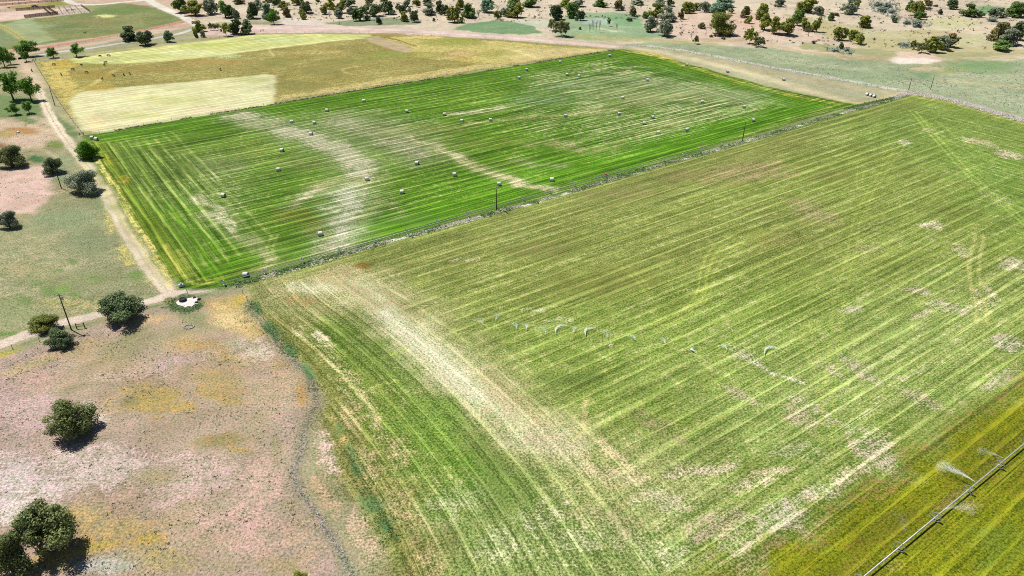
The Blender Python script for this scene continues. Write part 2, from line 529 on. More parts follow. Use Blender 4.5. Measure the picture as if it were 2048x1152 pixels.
COL2 = np.zeros((NP_, 3)); COL2[:] = C(200, 190, 150)
COV = np.zeros(NP_)

def _apply(k, a, col, st, sp, hl, brk=0.0):
    a1 = a[:, None]
    if col is not None:
        if brk > 0:                                # a broken second cover over what is there
            ac = a * (1.04 - 0.72 * brk)
            w = (ac / np.maximum(ac + COV[k] * (1 - ac), 1e-6))[:, None]
            COL2[k] = COL2[k] * (1 - w) + np.asarray(col)[None, :] * w
            COV[k] = np.maximum(COV[k] * (1 - 0.5 * a), ac)
        else:
            COLR[k] = COLR[k] * (1 - a1) + np.asarray(col)[None, :] * a1
            COV[k] *= (1 - 0.85 * a)
    for ch, v in ((0, st), (1, sp), (2, hl)):
        if v is not None: AMT[k, ch] = AMT[k, ch] * (1 - a) + v * a

def fill(px, col, feather=2.0, warp=3.0, alpha=1.0, st=None, sp=None, hl=None, brk=0.0, mode='n20', world=None):
    W = G(*np.array(px, float).T) if world is None else world
    m = feather + warp + 1
    lo = W.min(0) - m; hi = W.max(0) + m
    k = np.nonzero((P[:, 0] > lo[0]) & (P[:, 0] < hi[0]) & (P[:, 1] > lo[1]) & (P[:, 1] < hi[1]))[0]
    if len(k) == 0: return
    Q = P[k] + np.stack([WARPX[k], WARPY[k]], 1) * warp * 2
    d = poly_sd(Q, W)
    a = sstep(-feather, feather, d)
    _apply(k, a * alpha, col, st, sp, hl, brk)

def stroke(px, width, col, feather=0.5, warp=0.8, alpha=1.0, st=None, sp=None, hl=None, brk=0.0, mode='n20', off=0.0, smooth=4):
    W = G(*smooth_path(px, smooth).T)
    if off:
        T = np.gradient(W, axis=0); T /= np.linalg.norm(T, axis=1)[:, None]
        W = W + np.stack([-T[:, 1], T[:, 0]], 1) * off
    m = width + feather + warp + 1
    lo = W.min(0) - m; hi = W.max(0) + m
    k = np.nonzero((P[:, 0] > lo[0]) & (P[:, 0] < hi[0]) & (P[:, 1] > lo[1]) & (P[:, 1] < hi[1]))[0]
    if len(k) == 0: return
    Q = P[k] + np.stack([WARPX[k], WARPY[k]], 1) * warp * 2
    d = width / 2 - poly_sd(Q, W, False)
    a = sstep(-feather, feather, d)
    _apply(k, a * alpha, col, st, sp, hl, brk)

def blob(cx, cy, rx, ry, col, alpha=0.9, rot=0.0, soft=0.75, warp=None, brk=0.12, **kw):
    t = np.linspace(0, 2 * math.pi, 18, endpoint=False)
    c, s = math.cos(math.radians(rot)), math.sin(math.radians(rot))
    px = [(cx + rx * math.cos(x) * c - ry * math.sin(x) * s, cy + rx * math.cos(x) * s + ry * math.sin(x) * c) for x in t]
    W = G(*np.array(px).T)
    e = np.linalg.norm(W - W.mean(0), axis=1).min()
    fill(None, col, feather=max(e * soft, 0.4), warp=(e * 0.5 if warp is None else warp), alpha=alpha, world=W, brk=brk, **kw)

def undercover(px, col, cov, hlonly=None):
    """thin broken second cover wherever nothing stronger lies"""
    W = G(*np.array(px, float).T)
    k = np.nonzero((P > W.min(0)).all(1) & (P < W.max(0)).all(1))[0]
    d = poly_sd(P[k], W)
    c = cov * (1 - 0.85 * WET[k]) * sstep(-2, 26, d) * (0.35 + 1.3 * np.clip(N20[k] + 0.6 * (NROW[k] - 0.5), 0, 1))
    w = sstep(0.0, 0.12, c - COV[k])[:, None]
    COL2[k] = COL2[k] * (1 - w) + np.asarray(col)[None] * w
    COV[k] = np.maximum(COV[k], c)

def ruts(px, gap, width, col, **kw):
    for s in (-1, 1): stroke(px, width, col, off=s * gap / 2, **kw)

# ------------------------------------------------------------------ the land: what grows and lies where
# --- range at the far side
fill([(-400, 140), (-400, -40), (2500, -40), (2500, 140), (1700, 110), (1250, 88), (400, 50), (0, 108)], C(220, 203, 184), 8, 6, sp=0.26)
fill([(480, 40), (600, 42), (640, 52), (500, 54)], C(168, 160, 130), 4, 5, 0.7)
fill([(640, 46), (700, 40), (780, 34), (840, 40), (830, 50), (700, 53)], C(138, 152, 118), 4, 4, 0.9, brk=0.35)
fill([(420, 45), (520, 42), (560, 46), (520, 51), (430, 53)], C(160, 162, 122), 3, 4, 0.8)
fill([(930, 48), (1000, 40), (1060, 46), (1088, 66), (1060, 70), (960, 66), (900, 58)], C(120, 160, 112), 3, 4, 0.9, brk=0.3, mode='n5')
fill([(1040, 36), (1110, 40), (1130, 52), (1080, 56), (1030, 44)], C(206, 208, 190), 3, 4, 0.8)
fill([(1100, 40), (1170, 26), (1230, 25), (1290, 30), (1300, 55), (1340, 72), (1260, 80), (1180, 82), (1120, 74)], C(152, 180, 142), 4, 4, 0.9)
fill([(1170, 38), (1210, 36), (1230, 46), (1200, 50), (1170, 48)], C(186, 204, 196), 3, 4, 0.7)
fill([(1210, 28), (1280, 30), (1290, 55), (1230, 50)], C(118, 172, 118), 3, 4, 0.5)
stroke([(1200, 57), (1235, 63)], 5, C(214, 212, 180), 2, 2, 0.8)
stroke([(1110, 72), (1160, 75), (1230, 84)], 5, C(172, 120, 100), 2, 2, 0.6, brk=0.4)
stroke([(1160, 73), (1250, 78), (1330, 82), (1420, 88)], 14, C(190, 186, 128), 5, 4, 0.8)
fill([(1280, 36), (1300, 62), (1350, 74), (1400, 85), (1480, 86), (1540, 84), (1600, 80), (1640, 84), (1720, 95), (1700, 75), (1640, 60), (1560, 30), (1440, 20), (1330, 22)], C(222, 196, 180), 3, 5, 0.95)
blob(1500, 40, 35, 16, C(228, 190, 172), 0.8)
blob(1390, 60, 40, 16, C(226, 198, 182), 0.7)
blob(1450, 80, 60, 5, C(205, 180, 150), 0.8)
fill([(1560, 25), (1640, 40), (1760, 60), (1900, 60), (2048, 100), (2048, 112), (1900, 112), (1760, 104), (1640, 70)], C(198, 188, 138), 5, 6, 0.85, brk=0.3)
fill([(1600, 84), (1720, 96), (1850, 104), (2048, 104), (2100, 112), (1900, 124), (1740, 112), (1600, 98)], C(172, 172, 120), 3, 5, 0.85, brk=0.35)
blob(1905, 46, 55, 12, C(214, 208, 160), 0.8)
blob(1945, 80, 40, 12, C(214, 208, 162), 0.8)
blob(1760, 68, 50, 8, C(206, 200, 152), 0.7)
blob(1980, 20, 40, 9, C(118, 165, 105), 0.8)
blob(1830, 30, 40, 12, C(216, 190, 172), 0.6)
stroke([(1840, 72), (1900, 66), (1990, 57), (2060, 50)], 4, C(220, 186, 156), 1.5, 1, 0.8)
stroke([(1500, 82), (1560, 94), (1620, 106), (1700, 113), (1780, 118), (1830, 116), (1900, 120), (2060, 110)], 6, C(224, 190, 152), 2, 2.5, 0.75, brk=0.25)
stroke([(1600, 106), (1640, 112)], 4, C(244, 224, 196), 1.5, 1, 0.9)
stroke([(1655, 114), (1690, 118)], 4, C(244, 224, 206), 1.5, 1, 0.9)
stroke([(1640, 108), (1700, 114), (1765, 118)], 6, C(206, 176, 122), 2, 2, 0.6)
# --- sage flat right of the fields
fill([(1235, 90), (1300, 84), (1400, 89), (1560, 98), (1700, 120), (1780, 124), (1850, 132), (2060, 118), (2300, 130), (2500, 300), (2300, 310), (2048, 236), (1840, 186), (1700, 166), (1540, 136), (1390, 104)],
     C(168, 180, 146), 3, 5, 0.95, sp=0.34)
blob(1960, 132, 70, 14, C(140, 172, 116), 0.8)
blob(1720, 150, 120, 12, C(160, 176, 136), 0.6)
blob(1870, 140, 60, 9, C(176, 178, 112), 0.7)
blob(1850, 150, 20, 8, C(128, 165, 120), 0.7)
stroke([(1880, 160), (1960, 168), (2060, 178)], 5, C(208, 192, 142), 2, 2, 0.7)
fill([(1800, 104), (1850, 104), (1870, 112), (1890, 120), (1855, 128), (1800, 128), (1775, 121), (1790, 112)], C(232, 202, 186), 3, 3, 0.95)
fill([(1795, 116), (1850, 116), (1885, 121), (1850, 128), (1800, 128), (1778, 122)], C(246, 232, 224), 2, 2, 0.95)
blob(1850, 138, 35, 5, C(220, 196, 166), 0.8)
stroke([(1300, 92), (1400, 107), (1540, 134), (1700, 162), (1818, 183)], 6, C(214, 214, 204), 2.5, 1.5, 0.85, brk=0.25, mode='n5')
# strip between the range fence and the green field
fill([(1250, 93), (1310, 94), (1400, 108), (1540, 137), (1700, 167), (1815, 186), (1720, 209), (1690, 206), (1530, 171), (1400, 132), (1300, 105)], C(188, 184, 152), 3, 3)
stroke([(1390, 114), (1480, 133), (1600, 158), (1700, 174), (1790, 187)], 7, C(196, 180, 148), 4, 3, 0.75)
stroke([(1260, 95), (1330, 107), (1420, 127), (1530, 155), (1620, 183), (1690, 202)], 9, C(226, 212, 176), 4, 3, 0.85)
stroke([(1560, 156), (1640, 172), (1720, 192)], 5, C(176, 182, 152), 2, 2, 0.7, brk=0.35)
stroke([(1680, 204), (1730, 206), (1790, 192), (1815, 186)], 5, C(228, 208, 160), 2, 1.5, 0.9)
# --- upper left: roads, pens, far pasture
fill([(-300, 120), (-300, -40), (420, -40), (400, 50), (300, 62), (0, 112)], C(214, 186, 166), 4, 3)
fill([(-300, 70), (0, 44), (60, 37), (130, 31), (182, 24), (190, 14), (258, 7), (300, 12), (385, 37), (250, 66), (120, 84), (0, 102), (-300, 140)], C(136, 146, 92), 3, 3, sp=0.34)
fill([(30, 42), (64, 37), (112, 80), (60, 90), (20, 70), (0, 52)], C(166, 182, 140), 2, 2, 0.9, sp=0.1)
fill([(-300, 90), (0, 56), (40, 82), (0, 98), (-300, 140)], C(126, 152, 110), 2, 2, 0.9)
stroke([(-20, 46), (0, 50), (26, 65), (50, 82)], 5, C(192, 186, 110), 1.5, 1, 0.9)
blob(170, 45, 80, 6, C(158, 144, 92), 0.7); blob(120, 52, 70, 5, C(112, 136, 84), 0.7); blob(230, 22, 60, 6, C(120, 146, 80), 0.7)
blob(210, 32, 22, 3.5, C(232, 226, 150), 0.9); blob(150, 70, 120, 5, C(152, 150, 92), 0.6); blob(70, 52, 40, 5, C(178, 190, 150), 0.6)
stroke([(0, 105), (100, 93), (180, 80), (260, 66), (385, 40)], 9, C(206, 140, 118), 2.5, 2, 0.75, brk=0.3, mode='n5')
stroke([(-60, 120), (70, 104), (180, 88), (300, 68), (390, 48)], 9, C(226, 192, 178), 3, 2, 0.8)
fill([(-60, 40), (0, 24), (48, 22), (88, 20), (102, 30), (50, 36), (0, 41)], C(226, 198, 186), 1.5, 1)
fill([(-60, 14), (0, 8), (20, -6), (86, -6), (90, 4), (60, 8), (0, 12)], C(228, 190, 170), 1.5, 1)
fill([(10, 14), (60, 9), (120, 2), (140, 10), (100, 16), (30, 20)], C(178, 160, 106), 1.5, 1.5)
fill([(100, 4), (132, 3), (140, 9), (110, 12)], C(158, 160, 86), 1.5, 1.5)
fill([(106, 17), (164, 12), (181, 25), (120, 31)], C(226, 204, 192), 1, 0.8)
fill([(165, 12), (240, 4), (256, 7), (190, 16), (182, 24)], C(150, 156, 106), 1.5, 1.5)
for w, kw in ((GRAVEL, dict(width=5.0, col=C(212, 210, 208))), (WHITEROAD, dict(width=8, col=C(238, 228, 218))), (FARROAD, dict(width=8, col=C(240, 230, 222))),
              (SIDEROAD, dict(width=4.5, col=C(226, 204, 188)))):
    stroke(w, feather=1.0, warp=1.0, sp=0.12, **kw)
stroke([(398, 56), (440, 47), (480, 44), (545, 44)], 3, C(206, 194, 168), 1.2, 1, 0.8)
# pink dirt road along the pasture
fill([(395, 62), (420, 54), (505, 49), (560, 51), (640, 53), (760, 55), (880, 62), (1000, 71), (1110, 80), (1200, 88), (1245, 92), (1240, 97), (1140, 89), (1000, 79), (880, 71), (760, 66), (640, 65), (510, 67), (430, 74), (390, 74)],
     C(226, 198, 190), 1.8, 1.5, sp=0.15)
stroke([(520, 56), (640, 57), (760, 59), (900, 67), (1100, 82)], 5, C(236, 214, 210), 1.5, 1, 0.9)
stroke([(640, 62), (800, 62), (930, 68)], 1.5, C(170, 140, 128), 0.8, 0.8, 0.6, brk=0.4)
stroke([(400, 72), (460, 72), (510, 66)], 4, C(170, 160, 126), 1.5, 1, 0.8)
fill([(560, 40), (600, 38), (650, 46), (640, 52), (560, 50)], C(226, 212, 208), 2, 3, 0.9)
# roadside verge above the dry pasture
stroke([(60, 120), (110, 112), (180, 104), (260, 94), (340, 84), (430, 76)], 7, C(168, 164, 112), 2.5, 2, 0.9, brk=0.2)
stroke([(180, 108), (260, 98), (330, 90)], 4, C(206, 194, 118), 2, 2, 0.6)
# --- dry pasture
fill(DRY_PX, C(166, 155, 88), 1.5, 1.5, st=0.10, sp=0.46)
fill([(72, 124), (130, 118), (160, 126), (140, 150), (160, 172), (185, 182), (160, 200), (185, 262), (166, 268), (120, 205)], C(222, 200, 110), 6, 6, 0.85, brk=0.25)
fill([(136, 118), (240, 103), (330, 92), (430, 79), (510, 69), (640, 68), (745, 69), (742, 78), (690, 80), (600, 90), (500, 103), (420, 114), (330, 123), (230, 128), (150, 127)], C(214, 216, 142), 1.5, 1.5, st=0.3, sp=0.2)
stroke([(150, 119), (240, 106), (330, 95), (430, 82), (520, 72), (640, 70)], 4, C(236, 228, 166), 2, 1.5, 0.8)
stroke([(180, 127), (260, 122), (340, 118), (450, 106), (560, 94), (680, 80), (750, 74)], 5, C(232, 228, 168), 2, 1.5, 0.8)
blob(370, 106, 60, 5, C(226, 226, 166), 0.8); blob(450, 112, 40, 4, C(206, 214, 150), 0.7); blob(420, 90, 80, 4, C(188, 196, 92), 0.6); blob(560, 80, 60, 5, C(206, 216, 150), 0.7)
fill([(160, 262), (150, 238), (135, 205), (150, 188), (180, 180), (260, 174), (400, 162), (500, 152), (535, 148), (549, 152), (550, 170), (546, 207), (350, 239), (200, 265)], C(232, 226, 180), 2, 1.5, 0.97, st=0.22, sp=0.14)
blob(330, 200, 110, 10, C(212, 212, 142), 0.7); blob(260, 230, 70, 8, C(208, 206, 130), 0.6); blob(220, 208, 50, 20, C(238, 230, 180), 0.6); blob(430, 222, 80, 8, C(234, 214, 176), 0.7)
blob(190, 245, 25, 16, C(244, 224, 170), 0.7); blob(500, 190, 40, 16, C(232, 228, 178), 0.8); blob(500, 160, 40, 8, C(196, 196, 130), 0.7); blob(360, 178, 120, 7, C(214, 214, 146), 0.5)
stroke([(200, 268), (350, 241), (545, 208)], 3, C(240, 230, 190), 1.5, 0.8, 0.9)
stroke([(160, 182), (180, 172), (205, 156), (236, 137)], 3.5, C(218, 208, 130), 1.2, 0.8, 0.9)
blob(200, 175, 40, 7, C(198, 168, 72), 0.7); blob(190, 150, 50, 10, C(176, 152, 70), 0.7); blob(300, 140, 90, 6, C(178, 152, 82), 0.7); blob(420, 125, 90, 5, C(186, 158, 88), 0.7)
blob(180, 130, 40, 5, C(160, 158, 70), 0.7); blob(130, 130, 25, 8, C(214, 180, 66), 0.8)
fill([(540, 205), (700, 180), (860, 155), (1000, 133), (1130, 112), (1080, 112), (900, 136), (700, 168), (560, 192)], C(216, 196, 128), 4, 3, 0.8, brk=0.3)
fill([(800, 72), (1000, 82), (1150, 95), (1180, 104), (1000, 128), (870, 120), (800, 100), (760, 76)], C(214, 200, 118), 4, 4, 0.85, brk=0.28)
fill([(1040, 96), (1130, 95), (1215, 99), (1120, 115), (1030, 127), (1000, 110)], C(228, 208, 150), 3, 3, 0.85)
blob(905, 82, 55, 9, C(158, 166, 62), 0.8); blob(1000, 108, 45, 6, C(172, 172, 76), 0.7, brk=0.3, mode='n5'); blob(860, 110, 30, 7, C(178, 172, 84), 0.7); blob(780, 110, 50, 8, C(160, 166, 80), 0.7)
blob(920, 108, 30, 7, C(220, 182, 124), 0.8); blob(930, 120, 20, 4, C(216, 186, 84), 0.8); blob(840, 75, 60, 3.5, C(232, 208, 128), 0.8); blob(770, 68, 40, 2.5, C(170, 150, 60), 0.7)
stroke([(770, 75), (800, 82), (830, 92)], 3, C(160, 140, 50), 1.5, 1, 0.8)
fill([(725, 74), (752, 73), (800, 86), (828, 98), (812, 106), (785, 100), (740, 84)], C(200, 178, 148), 1.5, 1.2, 0.95, sp=0.15)
stroke([(1010, 96), (1045, 106), (1075, 118)], 5, C(238, 220, 158), 2, 1.2, 0.85)
stroke([(715, 133), (686, 138), (692, 146), (705, 148)], 2, C(216, 198, 130), 0.8, 0.5, 0.9)
stroke([(538, 98), (540, 104), (548, 112)], 1.6, C(230, 206, 140), 0.8, 0.5, 0.9)
blob(640, 140, 60, 12, C(152, 148, 84), 0.6); blob(560, 125, 40, 10, C(148, 150, 80), 0.6); blob(700, 122, 70, 8, C(148, 150, 78), 0.5); blob(640, 105, 60, 5, C(212, 190, 116), 0.6); blob(590, 172, 60, 10, C(150, 146, 82), 0.6)
# --- left rangeland and house pasture
fill([(-300, 130), (0, 128), (44, 124), (60, 150), (95, 220), (140, 300), (185, 355), (160, 400), (110, 400), (60, 440), (0, 470), (-300, 520)], C(176, 168, 132), 3, 3, sp=0.40)
fill([(-60, 175), (20, 190), (80, 198), (95, 240), (60, 250), (20, 236), (-60, 240)], C(124, 150, 92), 3, 3, 0.85, brk=0.25)
fill([(-60, 240), (20, 240), (80, 250), (120, 262), (110, 290), (70, 300), (0, 300), (-60, 300)], C(222, 196, 172), 3, 4, 0.95)
blob(40, 262, 42, 9, C(196, 146, 90), 0.8); blob(10, 268, 30, 8, C(190, 164, 96), 0.7); blob(5, 292, 30, 8, C(150, 110, 80), 0.7); blob(60, 282, 40, 9, C(222, 192, 172), 0.8)
stroke([(70, 235), (100, 246), (125, 268)], 4, C(224, 200, 180), 2, 2, 0.7)
fill([(80, 200), (100, 215), (130, 240), (160, 268), (150, 280), (120, 262), (95, 240)], C(110, 138, 84), 2, 2, 0.8, brk=0.3, mode='n5')
blob(108, 290, 22, 8, C(130, 150, 70), 0.8); blob(120, 325, 40, 16, C(162, 170, 130), 0.8); blob(75, 318, 18, 9, C(70, 120, 66), 0.8); blob(120, 350, 30, 14, C(140, 152, 116), 0.8)
stroke([(85, 300), (105, 310), (120, 324)], 1.6, C(214, 196, 160), 0.8, 0.8, 0.8)
fill([(-200, 345), (0, 342), (60, 332), (92, 332), (112, 356), (104, 380), (92, 404), (66, 428), (30, 430), (-20, 434), (-200, 430)], C(228, 196, 184), 1.8, 2.5, 1, sp=0.2)
blob(50, 380, 60, 14, C(234, 198, 188), 0.6); blob(40, 404, 50, 10, C(220, 180, 168), 0.6)
fill([(-300, 500), (0, 462), (60, 442), (110, 395), (150, 395), (200, 390), (240, 440), (300, 530), (340, 575), (290, 600), (200, 622), (100, 645), (0, 680), (-300, 780)], C(164, 164, 126), 3, 2, sp=0.40)
blob(130, 440, 70, 25, C(150, 164, 122), 0.7); blob(50, 480, 60, 14, C(178, 172, 130), 0.7); blob(210, 400, 20, 25, C(140, 156, 116), 0.8)
blob(180, 480, 50, 30, C(148, 158, 116), 0.7); blob(60, 540, 80, 20, C(182, 174, 128), 0.7); blob(150, 610, 90, 18, C(196, 184, 122), 0.7, brk=0.3)
blob(150, 560, 110, 25, C(152, 156, 108), 0.6); blob(30, 620, 50, 30, C(160, 168, 116), 0.7)
for b_ in [(146, 524, 13, 6), (122, 540, 12, 4), (105, 582, 30, 15), (150, 590, 18, 6), (52, 602, 16, 8), (190, 558, 20, 8), (10, 668, 32, 6), (275, 552, 28, 14), (80, 565, 16, 6)]:
    blob(*b_, C(116, 152, 72), 0.75, brk=0.25, mode='n5')
blob(128, 576, 14, 10, C(128, 168, 70), 0.75, brk=0.25, mode='n5')
for b_ in [(225, 440, 16, 28), (255, 500, 18, 22), (270, 525, 26, 8), (215, 395, 10, 18), (310, 560, 20, 14), (285, 485, 12, 20)]:
    blob(*b_, C(220, 204, 112), 0.75, brk=0.3, mode='n5')
fill([(200, 350), (215, 352), (330, 545), (350, 575), (335, 580), (300, 530), (250, 450)], C(206, 194, 104), 2, 2, 0.85, brk=0.25, mode='n5')
# tracks
for tr, c1, c2 in ((TRACK_A, C(244, 226, 204), C(196, 186, 146)), (TRACK_B, C(226, 204, 192), C(206, 186, 168))):
    stroke(tr, 4.2, C(236, 216, 194), 0.6, 0.8, 1.0, sp=0.2)
    stroke(tr, 0.9, c2, 0.5, 0.5, 0.8, brk=0.4, mode='n5')
    ruts(tr, 1.9, 1.1, c1, feather=0.4, warp=0.5, alpha=0.95)
stroke(TRACK_B, 3.2, C(238, 218, 208), 0.6, 0.5, 0.95)
stroke([(42, 112), (52, 132), (75, 175)], 9, C(214, 190, 164), 2, 2, 0.9)
stroke(TRACK_B, 2.2, C(128, 140, 96), 1, 0.8, 0.8, off=-4.2, brk=0.3, mode='n5')
stroke([(165, 330), (205, 375), (240, 430), (300, 520), (340, 575)], 1.2, C(236, 222, 130), 0.5, 0.6, 0.8, brk=0.3, mode='n5')
# --- bare pink range, bottom left
fill([(-300, 800), (0, 712), (80, 690), (200, 650), (330, 615), (400, 600), (470, 592), (510, 630), (560, 692), (625, 775), (632, 812), (600, 905), (592, 970), (650, 1060), (720, 1190), (900, 1400), (-300, 1400)], C(194, 169, 162), 2.5, 2.5, sp=0.32)
fill([(120, 690), (330, 640), (480, 640), (560, 720), (610, 800), (520, 860), (380, 830), (230, 850), (150, 780)], C(186, 164, 122), 22, 12, 0.6)
fill([(100, 1000), (260, 1000), (380, 1060), (340, 1160), (60, 1160)], C(190, 166, 116), 16, 10, 0.6)
fill([(360, 860), (560, 840), (590, 930), (440, 960), (340, 920)], C(180, 164, 130), 14, 10, 0.5)
fill([(400, 1000), (600, 990), (690, 1160), (420, 1160)], C(190, 166, 140), 16, 10, 0.5)
blob(60, 960, 110, 60, C(220, 202, 198), 0.8); blob(200, 940, 120, 50, C(216, 196, 186), 0.7); blob(30, 1010, 60, 40, C(226, 212, 206), 0.7); blob(190, 830, 40, 30, C(220, 206, 200), 0.7)
blob(380, 960, 100, 60, C(212, 186, 174), 0.7); blob(480, 1060, 120, 60, C(216, 180, 166), 0.8); blob(540, 960, 50, 60, C(214, 182, 164), 0.8); blob(60, 820, 80, 50, C(210, 180, 176), 0.7)
blob(330, 720, 90, 40, C(206, 176, 172), 0.8); blob(200, 740, 100, 24, C(210, 184, 160), 0.7); blob(80, 760, 60, 24, C(208, 172, 158), 0.7)
blob(290, 690, 170, 26, C(168, 160, 118), 0.75, rot=-16, brk=0.2); blob(400, 640, 70, 22, C(160, 160, 116), 0.8, rot=10); blob(250, 676, 70, 16, C(142, 146, 96), 0.7, rot=-20)
blob(170, 690, 60, 18, C(194, 170, 122), 0.7, rot=-15, brk=0.25); blob(60, 730, 70, 12, C(200, 180, 132), 0.7, rot=-20, brk=0.25); blob(10, 708, 40, 7, C(186, 174, 84), 0.8, rot=-18)
blob(190, 725, 60, 15, C(166, 150, 92), 0.6, brk=0.3); blob(150, 705, 40, 16, C(188, 166, 110), 0.6, brk=0.25); blob(300, 640, 50, 10, C(216, 184, 140), 0.8, rot=-12)
blob(210, 1050, 110, 40, C(198, 172, 112), 0.7, rot=10, brk=0.25); blob(110, 1115, 80, 22, C(204, 172, 92), 0.7, rot=-14, brk=0.3); blob(300, 1085, 40, 22, C(206, 172, 80), 0.85, brk=0.15); blob(200, 1090, 60, 18, C(200, 172, 76), 0.7)
blob(230, 810, 40, 22, C(204, 172, 96), 0.7, brk=0.3); blob(300, 800, 70, 35, C(190, 166, 96), 0.8, brk=0.2); blob(255, 800, 20, 10, C(120, 132, 80), 0.6); blob(360, 815, 40, 14, C(204, 170, 90), 0.7)
blob(430, 760, 80, 30, C(182, 160, 100), 0.75, rot=15, brk=0.25); blob(440, 790, 60, 22, C(194, 166, 100), 0.7, rot=10, brk=0.2); blob(480, 710, 60, 28, C(198, 172, 108), 0.7, brk=0.2); blob(430, 690, 40, 12, C(200, 168, 108), 0.7)
blob(370, 690, 40, 16, C(204, 170, 100), 0.7); blob(440, 885, 70, 18, C(170, 152, 96), 0.8, rot=-4, brk=0.2); blob(480, 900, 30, 10, C(200, 168, 96), 0.7)
blob(310, 955, 45, 20, C(166, 158, 102), 0.8, brk=0.3); blob(430, 1010, 30, 24, C(166, 158, 122), 0.7, brk=0.3); blob(340, 1120, 120, 30, C(184, 170, 112), 0.7, brk=0.3); blob(450, 1130, 70, 20, C(160, 156, 110), 0.6, brk=0.3)
blob(210, 1130, 70, 20, C(196, 190, 180), 0.8); blob(410, 1075, 60, 26, C(178, 164, 120), 0.6, brk=0.3); blob(520, 860, 40, 40, C(180, 164, 128), 0.6, brk=0.3); blob(555, 900, 16, 40, C(160, 158, 112), 0.6)
fill([(395, 600), (470, 590), (505, 625), (545, 675), (500, 672), (440, 650), (415, 625)], C(216, 188, 128), 3, 3, 0.85)
blob(480, 605, 26, 18, C(206, 178, 86), 0.8); blob(500, 640, 30, 22, C(224, 190, 110), 0.8); blob(440, 612, 26, 10, C(228, 196, 130), 0.8); blob(470, 640, 40, 18, C(230, 204, 148), 0.8)
blob(520, 700, 40, 26, C(222, 202, 184), 0.8); blob(480, 685, 40, 12, C(196, 186, 160), 0.7); blob(560, 730, 26, 20, C(200, 164, 100), 0.7, brk=0.25)
blob(600, 780, 20, 36, C(202, 160, 90), 0.8, rot=-20, brk=0.25); blob(560, 760, 26, 20, C(218, 186, 156), 0.8); blob(535, 780, 40, 30, C(190, 170, 132), 0.6, brk=0.3); blob(580, 710, 10, 16, C(200, 166, 108), 0.7)
blob(655, 905, 24, 50, C(226, 200, 180), 0.9, rot=-24); blob(640, 1000, 40, 50, C(210, 176, 140), 0.8, rot=-24, brk=0.2); blob(600, 1060, 50, 60, C(196, 172, 138), 0.7, brk=0.3); blob(720, 1080, 40, 60, C(214, 186, 154), 0.8, rot=-24, brk=0.2)
blob(560, 1130, 60, 30, C(186, 166, 124), 0.7); blob(580, 1015, 30, 24, C(160, 152, 116), 0.7, brk=0.2)
blob(372, 606, 36, 20, C(92, 122, 76), 0.85, soft=0.5); blob(340, 600, 16, 8, C(160, 150, 90), 0.7)
# the stony ditch
stroke(DITCH, 3.6, C(150, 150, 116), 1.4, 1.2, 0.7, brk=0.2, mode='n5')
stroke(DITCH, 1.1, C(146, 142, 136), 0.5, 0.9, 0.85, sp=0.6)
# --- green hayfield
fill(GREEN_PX, C(92, 134, 28), 1.2, 1.2, st=0.72, sp=0.26)
fill([(600, 520), (760, 480), (990, 418), (1120, 383), (1450, 286), (1690, 208), (1560, 205), (1400, 240), (1100, 320), (900, 370), (700, 440)], C(98, 150, 28), 14, 8, 0.75)
fill([(180, 280), (350, 246), (545, 212), (760, 178), (1000, 141), (1245, 102), (1270, 112), (1120, 136), (900, 172), (700, 205), (560, 232), (380, 258), (230, 285)], C(92, 134, 30), 8, 6, 0.8)
fill([(172, 285), (240, 290), (380, 280), (560, 270), (560, 330), (420, 370), (300, 420), (240, 390)], C(112, 138, 56), 14, 10, 0.7)
